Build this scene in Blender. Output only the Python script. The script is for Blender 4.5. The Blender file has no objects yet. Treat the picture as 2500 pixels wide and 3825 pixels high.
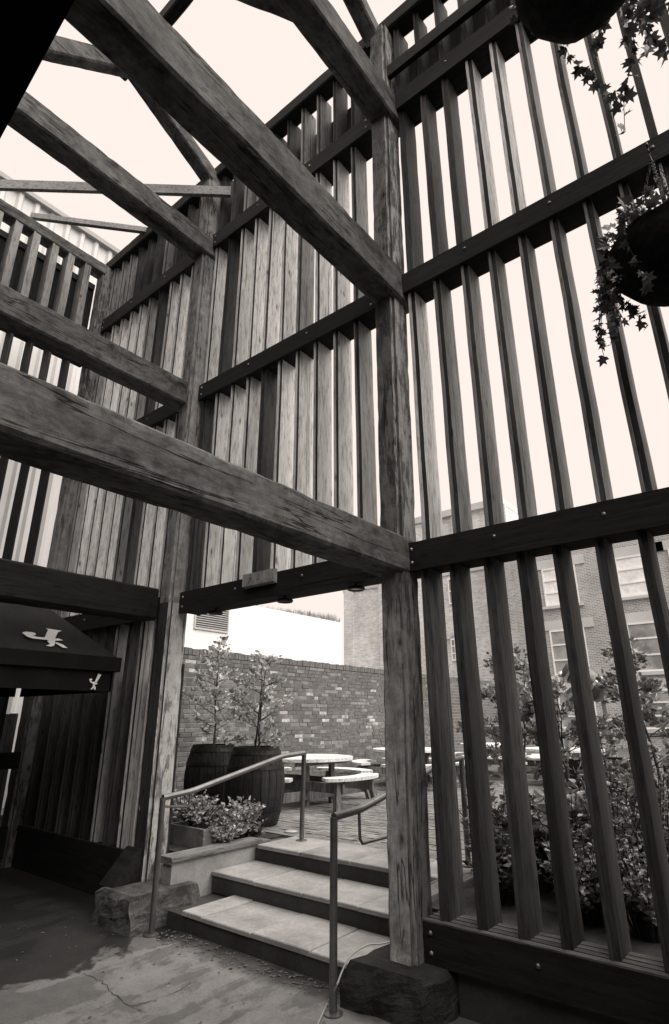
import bpy, bmesh, math, random
from mathutils import Vector, Matrix, noise
R = random.Random(7)
rad = math.radians
sc = bpy.context.scene

# ---------------------------------------------------------------- camera
YAW, PITCH, ROLL, FPX = rad(38.938), rad(20.051), rad(-0.1223), 2126.95
CAM = Vector((0, 0, 1.55))
FW = Vector((-math.sin(YAW)*math.cos(PITCH), math.cos(YAW)*math.cos(PITCH), math.sin(PITCH)))
SD = Vector((math.cos(YAW), math.sin(YAW), 0)); UP = SD.cross(FW)
SD, UP = SD*math.cos(ROLL)+UP*math.sin(ROLL), -SD*math.sin(ROLL)+UP*math.cos(ROLL)
cd = bpy.data.cameras.new('camera'); cam = bpy.data.objects.new('camera', cd)
sc.collection.objects.link(cam)
cd.sensor_fit = 'HORIZONTAL'; cd.sensor_width = 36; cd.lens = 36*FPX/2500
cd.clip_start = 0.05; cd.clip_end = 2000
M = Matrix((SD, UP, -FW)).transposed().to_4x4(); M.translation = CAM
cam.matrix_world = M
sc.camera = cam

# ---------------------------------------------------------------- overcast sky, soft sun
SUN_EL, SUN_AZ = rad(58), rad(86)          # azimuth measured from +Y towards +X
w = bpy.data.worlds.new('World'); sc.world = w; w.use_nodes = True
nt = w.node_tree; nt.nodes.clear()
sky = nt.nodes.new('ShaderNodeTexSky'); sky.sky_type = 'NISHITA'; sky.sun_disc = False
sky.sun_elevation = SUN_EL; sky.sun_rotation = SUN_AZ; sky.dust_density = 6; sky.air_density = 2
bw = nt.nodes.new('ShaderNodeRGBToBW'); nt.links.new(sky.outputs[0], bw.inputs[0])
mx = nt.nodes.new('ShaderNodeMath'); mx.operation = 'MINIMUM'   # closed cloud cover: an even veil
ml = nt.nodes.new('ShaderNodeMath'); ml.operation = 'MULTIPLY'; ml.inputs[1].default_value = 8
nt.links.new(bw.outputs[0], ml.inputs[0]); nt.links.new(ml.outputs[0], mx.inputs[0])
mx.inputs[1].default_value = 6.75/2**1.85
tn = nt.nodes.new('ShaderNodeMix'); tn.data_type = 'RGBA'; tn.blend_type = 'MULTIPLY'; tn.inputs[0].default_value = 1
nt.links.new(mx.outputs[0], tn.inputs[6]); tn.inputs[7].default_value = (0.99, 0.885, 0.82, 1)
bg = nt.nodes.new('ShaderNodeBackground'); bg.inputs[1].default_value = 0.15
out = nt.nodes.new('ShaderNodeOutputWorld')
nt.links.new(tn.outputs[2], bg.inputs[0]); nt.links.new(bg.outputs[0], out.inputs[0])
sl = bpy.data.lights.new('sun', 'SUN'); sl.energy = 1.5; sl.angle = rad(80); sl.color = (1, 0.93, 0.86)
so = bpy.data.objects.new('sun', sl); sc.collection.objects.link(so); so.location = (10, 10, 20)
sd = Vector((math.sin(SUN_AZ)*math.cos(SUN_EL), math.cos(SUN_AZ)*math.cos(SUN_EL), math.sin(SUN_EL)))
so.rotation_euler = sd.to_track_quat('Z', 'Y').to_euler()
vs = sc.view_settings; vs.view_transform = 'Standard'; vs.look = 'None'; vs.exposure = 1.85; vs.gamma = 1
sc.render.engine = 'CYCLES'

def ray(px, py): return (px-1250)/FPX*SD - (py-1912.5)/FPX*UP + FW
def at(px, py, ax, v):
    d = ray(px, py); return CAM + d*((v-CAM[ax])/d[ax])
def onplane(px, py, p, n):
    d = ray(px, py); return CAM + d*((Vector(p)-CAM).dot(n)/d.dot(n))

# ---------------------------------------------------------------- materials
MATS = {}
def nodes(name):
    m = bpy.data.materials.new(name); m.use_nodes = True; t = m.node_tree
    b = t.nodes['Principled BSDF']; MATS[name] = m
    return m, t, b
def N(t, kind, **kw):
    n = t.nodes.new('ShaderNode'+kind)
    for k, v in kw.items():
        if k.startswith('i_'):
            key = k[2:]; n.inputs[int(key) if key.isdigit() else key].default_value = v
        else: setattr(n, k, v)
    return n
def ramp(t, src, pts, interp='LINEAR'):
    r = t.nodes.new('ShaderNodeValToRGB'); r.color_ramp.interpolation = interp
    el = r.color_ramp.elements
    while len(el) < len(pts): el.new(0.5)
    for e, (p, v) in zip(el, pts): e.position = p; e.color = (v, v, v, 1)
    t.links.new(src, r.inputs[0]); return r.outputs[0]
def mul(t, a, b):
    n = t.nodes.new('ShaderNodeMath'); n.operation = 'MULTIPLY'
    for i, s in enumerate((a, b)):
        if isinstance(s, (int, float)): n.inputs[i].default_value = s
        else: t.links.new(s, n.inputs[i])
    return n.outputs[0]
def op(t, o, a, b):
    n = t.nodes.new('ShaderNodeMath'); n.operation = o
    for i, s in enumerate((a, b)):
        if isinstance(s, (int, float)): n.inputs[i].default_value = s
        else: t.links.new(s, n.inputs[i])
    return n.outputs[0]
def coords(t, scale=(1, 1, 1), rnd=True):
    tc = N(t, 'TexCoord'); mp = N(t, 'Mapping'); mp.inputs['Scale'].default_value = scale
    if rnd:
        oi = N(t, 'ObjectInfo'); ad = N(t, 'VectorMath', operation='ADD')
        sc_ = N(t, 'VectorMath', operation='SCALE'); sc_.inputs['Scale'].default_value = 37.0
        cb = N(t, 'CombineXYZ')
        for i in range(3): t.links.new(oi.outputs['Random'], cb.inputs[i])
        t.links.new(cb.outputs[0], sc_.inputs[0])
        t.links.new(tc.outputs['Object'], ad.inputs[0]); t.links.new(sc_.outputs[0], ad.inputs[1])
        t.links.new(ad.outputs[0], mp.inputs[0])
    else: t.links.new(tc.outputs['Object'], mp.inputs[0])
    return mp.outputs[0]
def noise_(t, vec, scale, detail=4, rough=0.6, dist=0.0):
    n = N(t, 'TexNoise'); n.inputs['Scale'].default_value = scale; n.inputs['Detail'].default_value = detail
    n.inputs['Roughness'].default_value = rough; n.inputs['Distortion'].default_value = dist
    t.links.new(vec, n.inputs['Vector']); return n.outputs[0]
def bump(t, b, h, strength=0.3, dist=0.01):
    n = N(t, 'Bump'); n.inputs['Strength'].default_value = strength; n.inputs['Distance'].default_value = dist
    t.links.new(h, n.inputs['Height']); t.links.new(n.outputs[0], b.inputs['Normal'])
def objrand(t, lo, hi):
    oi = N(t, 'ObjectInfo'); mr = N(t, 'MapRange')
    t.links.new(oi.outputs['Random'], mr.inputs[0]); mr.inputs[3].default_value = lo; mr.inputs[4].default_value = hi
    return mr.outputs[0]
def setcol(t, b, val): t.links.new(val, b.inputs['Base Color'])

def wood(name, v, axis=2, fleck=0.5, lo=0.6, hi=1.3, blotch=0.5, rlo=0.8, rhi=1.2, bumpy=0.5, rough=0.85, chip=None):
    m, t, b = nodes(name)
    s = [16, 16, 16]; s[axis] = 0.7
    g = noise_(t, coords(t, s), 1.6, 6, 0.65, 0.3)
    s2 = [3, 3, 3]; s2[axis] = 0.8
    bl = noise_(t, coords(t, s2), 0.9, 5, 0.6, 0.4)
    s3 = [9, 9, 9]; s3[axis] = 3.2
    vo = N(t, 'TexVoronoi'); vo.inputs['Scale'].default_value = 0.8; t.links.new(coords(t, s3), vo.inputs['Vector'])
    knot = ramp(t, vo.outputs['Distance'], [(0.05, 0.3), (0.13, 1.0)])
    s4 = [30, 30, 30]; s4[axis] = 0.45
    cr = noise_(t, coords(t, s4), 1.1, 3, 0.5, 0.2)
    crack = ramp(t, cr, [(0.30, 0.35), (0.37, 1.0)])
    s6 = [42, 42, 42]; s6[axis] = 6.0
    fl_ = ramp(t, noise_(t, coords(t, s6), 1.0, 4, 0.7), [(0.34, 1-fleck), (0.5, 1.0), (0.72, 1+0.3*fleck)])
    gr = mul(t, ramp(t, g, [(0.3, lo), (0.7, hi)]), fl_)
    bb = ramp(t, bl, [(0.35, 1-blotch), (0.62, 1+0.25*blotch)])
    c = mul(t, mul(t, mul(t, gr, bb), mul(t, knot, crack)), objrand(t, rlo, rhi))
    if chip:                                     # remains of pale paint flaking off along the grain
        s5 = [11, 11, 11]; s5[axis] = 2.2
        ch = noise_(t, coords(t, s5), 1.3, 8, 0.68, 0.2)
        mask = ramp(t, ch, [(chip[0], 0), (chip[0]+0.05, 1)])
        pale = ramp(t, noise_(t, coords(t, [8, 8, 8]), 2.0, 4), [(0.3, chip[1]*0.75), (0.7, chip[1]*1.2)])
        mxn = N(t, 'Mix', data_type='FLOAT'); t.links.new(mask, mxn.inputs[0])
        t.links.new(mul(t, c, v), mxn.inputs[2]); t.links.new(mul(t, pale, crack), mxn.inputs[3])
        c = mxn.outputs[0]
    else: c = mul(t, c, v)
    setcol(t, b, c); b.inputs['Roughness'].default_value = rough
    b.inputs['Specular IOR Level'].default_value = 0.25
    bump(t, b, mul(t, gr, crack), bumpy, 0.006)
    return m
def plain(name, v, rough=0.7, sc1=3.0, amt=0.3, metal=0.0, bmp=0.0, spec=0.4, fine=40.0, rnd=(1, 1)):
    m, t, b = nodes(name)
    n1 = noise_(t, coords(t), sc1, 6, 0.6)
    n2 = noise_(t, coords(t), fine, 3, 0.6)
    c = mul(t, ramp(t, n1, [(0.3, 1-amt), (0.7, 1+amt)]), ramp(t, n2, [(0.3, 1-amt*0.4), (0.7, 1+amt*0.4)]))
    c = mul(t, mul(t, c, v), objrand(t, *rnd))
    setcol(t, b, c); b.inputs['Roughness'].default_value = rough; b.inputs['Metallic'].default_value = metal
    b.inputs['Specular IOR Level'].default_value = spec
    if bmp: bump(t, b, n1, bmp, 0.02)
    return m
def leafmat(name, v, spec=0.5):
    m, t, b = nodes(name)
    g = N(t, 'NewGeometry')
    mr = N(t, 'MapRange'); t.links.new(g.outputs['Random Per Island'], mr.inputs[0])
    mr.inputs[3].default_value = v*0.45; mr.inputs[4].default_value = v*1.6
    setcol(t, b, mr.outputs[0]); b.inputs['Roughness'].default_value = 0.35
    b.inputs['Specular IOR Level'].default_value = spec
    tr = N(t, 'BsdfTranslucent'); mixs = N(t, 'MixShader'); mixs.inputs[0].default_value = 0.18
    t.links.new(mr.outputs[0], tr.inputs[0]); t.links.new(b.outputs[0], mixs.inputs[1]); t.links.new(tr.outputs[0], mixs.inputs[2])
    t.links.new(mixs.outputs[0], t.nodes['Material Output'].inputs[0])
    return m
def brickmat(name, v, scale, mortar):
    m, t, b = nodes(name)
    tc = N(t, 'TexCoord'); sp = N(t, 'SeparateXYZ'); cb = N(t, 'CombineXYZ')
    t.links.new(tc.outputs['Object'], sp.inputs[0])
    t.links.new(op(t, 'ADD', sp.outputs[0], sp.outputs[1]), cb.inputs[0]); t.links.new(sp.outputs[2], cb.inputs[1])
    bt = N(t, 'TexBrick'); bt.inputs['Scale'].default_value = scale
    bt.inputs['Color1'].default_value = (v*0.75,)*3+(1,); bt.inputs['Color2'].default_value = (v*1.2,)*3+(1,)
    bt.inputs['Mortar'].default_value = (mortar,)*3+(1,); bt.inputs['Mortar Size'].default_value = 0.012
    bt.inputs['Brick Width'].default_value = 0.23; bt.inputs['Row Height'].default_value = 0.075
    t.links.new(cb.outputs[0], bt.inputs['Vector'])
    n1 = noise_(t, coords(t, rnd=False), 0.5, 6, 0.65)
    c = mul(t, bt.outputs[0], ramp(t, n1, [(0.3, 0.72), (0.7, 1.22)]))
    setcol(t, b, c); b.inputs['Roughness'].default_value = 0.9
    return m

def oldtimber(name, v, axis, pale=0.0, contrast=1.0):
    m, t, b = nodes(name)
    sa = lambda o, a: [a if i == axis else o for i in range(3)]
    big = noise_(t, coords(t, sa(3.0, 1.1)), 1.1, 9, 0.68, 0.8)
    med = noise_(t, coords(t, sa(10, 7.5)), 1.2, 9, 0.75, 0.3)
    grain = noise_(t, coords(t, sa(45, 5.0)), 1.2, 6, 0.75, 0.1)
    sp = noise_(t, coords(t, sa(9, 0.55)), 1.0, 4, 0.55, 0.35)
    split = ramp(t, op(t, 'ABSOLUTE', op(t, 'SUBTRACT', sp, 0.5), 0.0), [(0.004, 0.18), (0.016, 1.0)])
    sp2 = ramp(t, noise_(t, coords(t, sa(2.2, 1.6)), 1.0, 3), [(0.45, 1.0), (0.55, 0.0)])      # splits only here and there
    split = op(t, 'MAXIMUM', split, sp2)
    vo = N(t, 'TexVoronoi'); vo.inputs['Scale'].default_value = 1.0; vo.inputs['Randomness'].default_value = 1.0
    t.links.new(coords(t, sa(5.5, 2.6)), vo.inputs['Vector'])
    knot = ramp(t, vo.outputs['Distance'], [(0.04, 0.22), (0.10, 0.7), (0.2, 1.0)])
    c = mul(t, ramp(t, big, [(0.33, 1-0.62*contrast), (0.5, 1.0), (0.68, 1+0.5*contrast)]), ramp(t, med, [(0.32, 1-0.5*contrast), (0.5, 1.0), (0.7, 1+0.3*contrast)]))
    c = mul(t, mul(t, c, ramp(t, grain, [(0.32, 0.72), (0.65, 1.15)])), mul(t, knot, split))
    if pale:
        ch = noise_(t, coords(t, sa(16, 3.6)), 1.1, 9, 0.72, 0.3)
        mask = ramp(t, op(t, 'ADD', mul(t, ch, 0.65), mul(t, big, 0.35)), [(0.47, 0), (0.51, 1)])
        pv = mul(t, mul(t, ramp(t, med, [(0.3, 0.75), (0.7, 1.15)]), mul(t, split, knot)), pale)
        mxn = N(t, 'Mix', data_type='FLOAT'); t.links.new(mask, mxn.inputs[0])
        t.links.new(mul(t, c, v), mxn.inputs[2]); t.links.new(pv, mxn.inputs[3]); c = mxn.outputs[0]
    else: c = mul(t, c, v)
    ge = N(t, 'NewGeometry')                                 # arrises rubbed pale, here and there
    wr = mul(t, ramp(t, ge.outputs['Pointiness'], [(0.53, 0), (0.60, 1)]), ramp(t, med, [(0.45, 0), (0.6, 1)]))
    c = op(t, 'ADD', c, mul(t, wr, v*1.1))
    setcol(t, b, mul(t, c, objrand(t, 0.88, 1.12))); b.inputs['Roughness'].default_value = 0.9; b.inputs['Specular IOR Level'].default_value = 0.2
    bump(t, b, op(t, 'ADD', mul(t, split, 0.8), op(t, 'ADD', med, mul(t, grain, 0.6))), 0.7, 0.008)
oldtimber('beam_timber', 0.10, 1, contrast=1.15)
oldtimber('post_timber', 0.13, 2, pale=0.22, contrast=0.9)
oldtimber('pale_post_timber', 0.16, 2, pale=0.40, contrast=0.8)
oldtimber('post_grey', 0.27, 2, contrast=0.7)
oldtimber('post_streaky', 0.085, 2, pale=0.15, contrast=0.9)
wood('dark_stained_timber', 0.016, axis=0, blotch=0.35, rlo=0.85, rhi=1.15, bumpy=0.25)
wood('dark_stained_timber_y', 0.012, axis=1, blotch=0.35, rlo=0.85, rhi=1.15, bumpy=0.25)
wood('slat_pale', 0.74, axis=2, blotch=0.2, lo=0.85, hi=1.1, rlo=0.85, rhi=1.08, bumpy=0.2)
wood('slat_mid', 0.27, axis=2, blotch=0.35, lo=0.8, hi=1.15, rlo=0.85, rhi=1.15, bumpy=0.25)
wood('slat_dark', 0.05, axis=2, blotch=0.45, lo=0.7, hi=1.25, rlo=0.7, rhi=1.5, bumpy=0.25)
wood('slat_deep_shade', 0.018, axis=2, blotch=0.5, rlo=0.6, rhi=1.8)  # near-black slat tone, deepens the shade on the lower end wall by colour
wood('slat_low_shaded', 0.055, axis=2, blotch=0.5, lo=0.7, hi=1.25, rlo=0.6, rhi=1.5, bumpy=0.25)  # lower tier of the near wall, coloured darker to stand in for shade
wood('backing_board', 0.025, axis=2, blotch=0.4, bumpy=0.3)
wood('batten_wood', 0.33, axis=0, blotch=0.25, lo=0.85, hi=1.1, bumpy=0.15)
wood('bleached_table', 0.72, axis=0, blotch=0.15, lo=0.9, hi=1.08, bumpy=0.15, rlo=0.95, rhi=1.05)
wood('table_frame', 0.2, axis=2, blotch=0.3, bumpy=0.2)
wood('barrel_wood', 0.028, axis=2, blotch=0.3, bumpy=0.4, rlo=0.85, rhi=1.2)
wood('coping_wood', 0.2, axis=1, blotch=0.3, bumpy=0.4)
wood('sill_top', 0.11, axis=0, blotch=0.4, bumpy=0.3)
plain('hoop_metal', 0.02, 0.5, amt=0.3, metal=0.4)
plain('galvanised', 0.17, 0.38, sc1=6, amt=0.25, metal=0.75)
plain('bolt_metal', 0.3, 0.45, metal=0.8, rnd=(0.5, 1.2))
plain('stone_slab', 0.29, 0.85, sc1=2.6, amt=0.35, bmp=0.15, rnd=(0.9, 1.1))
plain('riser_stone', 0.045, 0.9, sc1=3, amt=0.35, bmp=0.2)
plain('retaining_render', 0.27, 0.9, sc1=3, amt=0.3, bmp=0.2)
plain('white_render', 0.9, 0.8, sc1=0.9, amt=0.1)
plain('white_sheet', 0.6, 0.5, sc1=1.0, amt=0.08)
plain('soil', 0.03, 1.0, sc1=8, amt=0.5, bmp=0.5)
plain('black_canvas', 0.006, 0.85, sc1=4, amt=0.35, fine=200, spec=0.2)
plain('grey_canvas', 0.02, 0.85, sc1=4, amt=0.3, fine=120, spec=0.2)
plain('black_board', 0.004, 0.95, sc1=4, amt=0.2, spec=0.05)
plain('logo_white', 0.75, 0.8, amt=0.1)
plain('window_white', 0.85, 0.5, amt=0.05)
plain('lintel_stone', 0.55, 0.85, sc1=1, amt=0.12)
plain('curtain', 0.85, 0.9, amt=0.2)
plain('shutter', 0.35, 0.7, amt=0.1)
plain('plastic_sign', 0.28, 0.6, sc1=14, amt=0.35)
plain('sign_dark', 0.12, 0.7, amt=0.3)
plain('white_cable', 0.42, 0.5, amt=0.1)
plain('black_metal', 0.015, 0.5, amt=0.2)
plain('statue_metal', 0.5, 0.3, sc1=5, amt=0.35, metal=0.6)
plain('statue_dark', 0.1, 0.4, sc1=5, amt=0.4, metal=0.5)
plain('bark', 0.05, 0.95, sc1=20, amt=0.4)
plain('planter_dark', 0.012, 0.8, amt=0.4)
plain('planter_box', 0.17, 0.85, amt=0.35, sc1=6)
plain('coco_liner', 0.016, 1.0, sc1=12, amt=0.5, bmp=0.6, spec=0.05)
plain('mortar', 0.25, 0.95, sc1=6, amt=0.3, bmp=0.2)
for nm, v in (('brick_dark', 0.125), ('brick_mid', 0.155), ('brick_pale', 0.185)): plain(nm, v, 0.9, sc1=8, amt=0.3, bmp=0.3, rnd=(0.8, 1.2))
plain('brick_white', 0.45, 0.9, sc1=14, amt=0.4, rnd=(0.8, 1.1))
plain('paver', 0.2, 0.85, sc1=5, amt=0.35, rnd=(0.75, 1.25))
plain('paver_joint', 0.09, 1.0, amt=0.3)
plain('drain_metal', 0.6, 0.4, metal=0.5)
brickmat('far_brick', 0.32, 1.0, 0.6)
brickmat('yard_brick', 0.13, 1.0, 0.2)
brickmat('far_brick_pale', 0.6, 1.0, 0.7)
brickmat('shade_block_brick', 0.08, 1.0, 0.12)
leafmat('leaf_silver', 0.42); leafmat('leaf_mid', 0.2, 0.8); leafmat('leaf_dark', 0.08, 0.6); leafmat('leaf_pale', 0.33)
def glassmat():
    m, t, b = nodes('window_glass')
    setcol(t, b, mul(t, ramp(t, noise_(t, coords(t), 0.8, 3), [(0.35, 0.10), (0.65, 0.38)]), 1.0))
    b.inputs['Roughness'].default_value = 0.05; b.inputs['Specular IOR Level'].default_value = 0.9
glassmat()
def roughstone(nm, v0):
    m, t, b = nodes(nm)
    v = coords(t, rnd=False)
    n1 = noise_(t, v, 4, 8, 0.7); n2 = noise_(t, v, 22, 5, 0.7)
    c = mul(t, mul(t, ramp(t, n1, [(0.38, 0.35), (0.62, 1.4)]), ramp(t, n2, [(0.3, 0.6), (0.7, 1.3)])), v0)
    setcol(t, b, c); b.inputs['Roughness'].default_value = 0.95
    bump(t, b, op(t, 'ADD', n1, mul(t, n2, 0.5)), 0.8, 0.04)
roughstone('rough_stone', 0.085); roughstone('shaded_stone', 0.022)  # second one is the same stone darkened to stand in for shade
def floormat():
    m, t, b = nodes('old_concrete')
    v = coords(t, rnd=False)
    n1 = noise_(t, v, 0.9, 8, 0.65, 0.6); n2 = noise_(t, v, 7, 6, 0.65); n3 = noise_(t, v, 60, 3, 0.6)
    st = N(t, 'Mapping'); st.inputs['Rotation'].default_value = (0, 0, rad(-35)); st.inputs['Scale'].default_value = (3.2, 0.6, 1)
    t.links.new(v, st.inputs[0]); n4 = noise_(t, st.outputs[0], 1.3, 6, 0.6, 0.5)
    # worn pale top coat with ragged edges over darker screed
    coat = ramp(t, op(t, 'ADD', mul(t, n1, 0.6), mul(t, n4, 0.4)), [(0.47, 0.62), (0.49, 0.95), (0.6, 1.12)])
    c = mul(t, mul(t, coat, ramp(t, n2, [(0.3, 0.78), (0.7, 1.15)])), ramp(t, n3, [(0.3, 0.85), (0.7, 1.12)]))
    # tar patch at the far left, ragged outline, painted darker to deepen the shade
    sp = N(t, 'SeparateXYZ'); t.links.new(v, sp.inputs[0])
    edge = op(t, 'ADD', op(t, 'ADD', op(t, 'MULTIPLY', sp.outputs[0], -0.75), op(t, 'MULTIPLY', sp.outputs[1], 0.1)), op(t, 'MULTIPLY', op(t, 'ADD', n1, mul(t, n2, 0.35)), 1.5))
    tar_shade = ramp(t, mul(t, edge, 0.1), [(0.44, 1.0), (0.447, 0.13)])
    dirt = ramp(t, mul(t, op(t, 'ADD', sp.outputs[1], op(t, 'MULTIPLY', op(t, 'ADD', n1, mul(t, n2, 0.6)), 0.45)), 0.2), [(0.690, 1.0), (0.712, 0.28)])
    c = mul(t, mul(t, c, tar_shade), dirt)
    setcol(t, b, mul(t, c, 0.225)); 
    rr = N(t, 'MapRange'); t.links.new(n1, rr.inputs[0]); rr.inputs[3].default_value = 0.55; rr.inputs[4].default_value = 0.9
    t.links.new(rr.outputs[0], b.inputs['Roughness']); b.inputs['Specular IOR Level'].default_value = 0.35
    bump(t, b, op(t, 'ADD', coat, mul(t, n2, 0.5)), 0.35, 0.01)
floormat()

# ---------------------------------------------------------------- mesh helpers
class MB:
    def __init__(s): s.v = []; s.f = []
    def add(s, vs, fs):
        o = len(s.v); s.v += [Vector(p) for p in vs]; s.f += [[i+o for i in f] for f in fs]; return s
    def box(s, a, b):
        x0, y0, z0 = (min(a[i], b[i]) for i in range(3)); x1, y1, z1 = (max(a[i], b[i]) for i in range(3))
        return s.add([(x0,y0,z0),(x1,y0,z0),(x1,y1,z0),(x0,y1,z0),(x0,y0,z1),(x1,y0,z1),(x1,y1,z1),(x0,y1,z1)],
            [(3,2,1,0),(4,5,6,7),(0,1,5,4),(1,2,6,5),(2,3,7,6),(3,0,4,7)])
    def loft(s, rings, cap=True):
        n = len(rings[0]); o = len(s.v)
        for r in rings: s.v += [Vector(p) for p in r]
        for k in range(len(rings)-1):
            for i in range(n):
                j = (i+1) % n; s.f.append([o+k*n+i, o+k*n+j, o+(k+1)*n+j, o+(k+1)*n+i])
        if cap:
            s.f.append([o+i for i in range(n)][::-1]); s.f.append([o+(len(rings)-1)*n+i for i in range(n)])
        return s
    def bar(s, p0, p1, wd, hg, up=(0, 0, 1)):        # rectangular bar, wd sideways, hg along up
        p0, p1 = Vector(p0), Vector(p1); a = (p1-p0).normalized()
        sd_ = a.cross(Vector(up)).normalized(); u = sd_.cross(a)
        q = [(-1,-1),(1,-1),(1,1),(-1,1)]
        return s.loft([[p+sd_*(i*wd/2)+u*(j*hg/2) for i, j in q] for p in (p0, p1)])
    def tube(s, pts, r, n=10):
        pts = [Vector(p) for p in pts]; rings = []
        rs = r if isinstance(r, (list, tuple)) else [r]*len(pts)
        ref = Vector((0.31, 0.2, 0.93))
        for k, p in enumerate(pts):
            a = (pts[min(k+1, len(pts)-1)]-pts[max(k-1, 0)]).normalized()
            if abs(a.dot(ref)) > 0.97: ref = Vector((0.9, 0.3, 0.1))
            x = a.cross(ref).normalized(); y = a.cross(x)
            rings.append([p+(x*math.cos(2*math.pi*i/n)+y*math.sin(2*math.pi*i/n))*rs[k] for i in range(n)])
        return s.loft(rings)
    def lathe(s, prof, c=(0, 0, 0), n=24, cap=True):
        c = Vector(c)
        return s.loft([[c+Vector((r*math.cos(2*math.pi*i/n), r*math.sin(2*math.pi*i/n), z)) for i in range(n)] for r, z in prof], cap)
    def rough(s, p0, p1, wd, hg, up=(0, 0, 1), seg=0.09, jit=0.008, ch=0.018, seed=0, notch=False):  # hewn timber with worn arrises
        p0, p1 = Vector(p0), Vector(p1); L = (p1-p0).length; a = (p1-p0)/L
        sd_ = a.cross(Vector(up)).normalized(); u = sd_.cross(a)
        W, H = wd/2, hg/2
        q = [(-W+ch,-H),(0,-H),(W-ch,-H),(W,-H+ch),(W,0),(W,H-ch),(W-ch,H),(0,H),(-W+ch,H),(-W,H-ch),(-W,0),(-W,-H+ch)]
        if notch: q = [(-W+0.024, -H)]+q[1:-1]+[(-W, -H+0.035), (-W+0.024, -H+0.035)]
        n = max(2, int(L/seg)); rings = []
        for k in range(n+1):
            p = p0+a*(L*k/n); ring = []
            for i, j in q:
                b = p+sd_*i+u*j
                d = noise.noise_vector((b*1.7)+Vector((seed*7.3, 0, 0)))*jit*0.2
                if i*j and max(abs(abs(i)-W), abs(abs(j)-H)) < ch*1.01: d -= (sd_*i+u*j).normalized()*jit*1.1*max(0, noise.noise((b*8.0)+Vector((0, seed*5.1, 0))))
                d -= a*d.dot(a)
                ring.append(b+d)
            rings.append(ring)
        return s.loft(rings)
def build(name, mb, mat, parent=None, loc=None, smooth=False):
    """one mesh object; vertices are given in world space and stored relative to the thing's origin"""
    o0 = Vector(loc) if loc is not None else (Vector(parent['_o']) if parent is not None and '_o' in parent else Vector((0, 0, 0)))
    me = bpy.data.meshes.new(name); me.from_pydata([p-o0 for p in mb.v], [], mb.f); me.update()
    if len(mb.f) < 4000:
        b_ = bmesh.new(); b_.from_mesh(me); bmesh.ops.recalc_face_normals(b_, faces=b_.faces); b_.to_mesh(me); b_.free()
    me.materials.append(MATS[mat])
    if smooth:
        for p in me.polygons: p.use_smooth = True
        me.set_sharp_from_angle(angle=rad(24))
    ob = bpy.data.objects.new(name, me); sc.collection.objects.link(ob)
    if parent is not None: ob.parent = parent
    else: ob.location = o0
    ob['_o'] = list(o0)
    return ob
def facemats(ob, rules):
    me = ob.data
    for k, (fn, mat) in enumerate(rules):
        me.materials.append(MATS[mat])
        for p in me.polygons:
            if fn(p.normal): p.material_index = k+1
def inst(name, me, parent, loc, rot=None):
    ob = bpy.data.objects.new(name, me); sc.collection.objects.link(ob); ob.parent = parent
    ob.location = Vector(loc)-Vector(parent['_o'])
    if rot: ob.rotation_euler = rot
    return ob
def tag(o, label, cat, group=None):
    o['label'] = label; o['category'] = cat
    if group: o['group'] = group
    return o
def thing(name, label, cat, loc, group=None):
    o = bpy.data.objects.new(name, None); sc.collection.objects.link(o); o.location = loc; o['_o'] = list(loc)
    o.empty_display_size = 0.2
    return tag(o, label, cat, group)
def struct(name, mb, mat, loc=None, **k):
    o = build(name, mb, mat, None, loc, **k); o['kind'] = 'structure'; return o

# ================================================================ SETTING
G = 0.42                                                     # courtyard level
g = MB().box((-400, -400, -0.6), (400, 400, -0.03)); struct('ground', g, 'paver_joint')
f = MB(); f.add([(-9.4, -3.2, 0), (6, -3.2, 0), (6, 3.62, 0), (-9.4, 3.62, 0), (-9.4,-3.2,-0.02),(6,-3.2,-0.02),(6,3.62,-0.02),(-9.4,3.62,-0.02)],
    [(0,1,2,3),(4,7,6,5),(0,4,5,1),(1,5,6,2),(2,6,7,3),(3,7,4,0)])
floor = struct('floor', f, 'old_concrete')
cr = MB()                                                    # hairline cracks in the concrete
def crack(pts, wd):
    P = [at(x*0.5141, 3200+y*0.5141, 2, 0.0) for x, y in pts]
    D = []
    for a, b in zip(P, P[1:]):
        for k in range(6): D.append(a.lerp(b, k/6)+Vector((R.uniform(-1, 1), R.uniform(-1, 1), 0))*0.012)
    D.append(P[-1]); L = []; Rr = []
    for k, p in enumerate(D):
        t_ = (D[min(k+1, len(D)-1)]-D[max(k-1, 0)]).normalized(); n_ = Vector((-t_.y, t_.x, 0))
        ww = wd*R.uniform(0.1, 0.75); L.append(p+n_*ww+Vector((0, 0, 0.003))); Rr.append(p-n_*ww+Vector((0, 0, 0.003)))
    o = len(cr.v); cr.v += L+Rr; n = len(D)
    for k in range(n-1): cr.f.append([o+k, o+n+k, o+n+k+1, o+k+1])
crack([(620, 850), (740, 910), (830, 1005), (950, 1090), (1020, 1130), (1060, 1135)], 0.005)
crack([(620, 850), (470, 850), (200, 935), (120, 960)], 0.003)
crack([(950, 1090), (1080, 1060), (1240, 1000), (1430, 910)], 0.004)
crack([(1000, 690), (1180, 640), (1270, 620)], 0.003)
crack([(860, 715), (720, 760), (560, 800)], 0.003)
build('crack', cr, 'riser_stone', floor)

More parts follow.
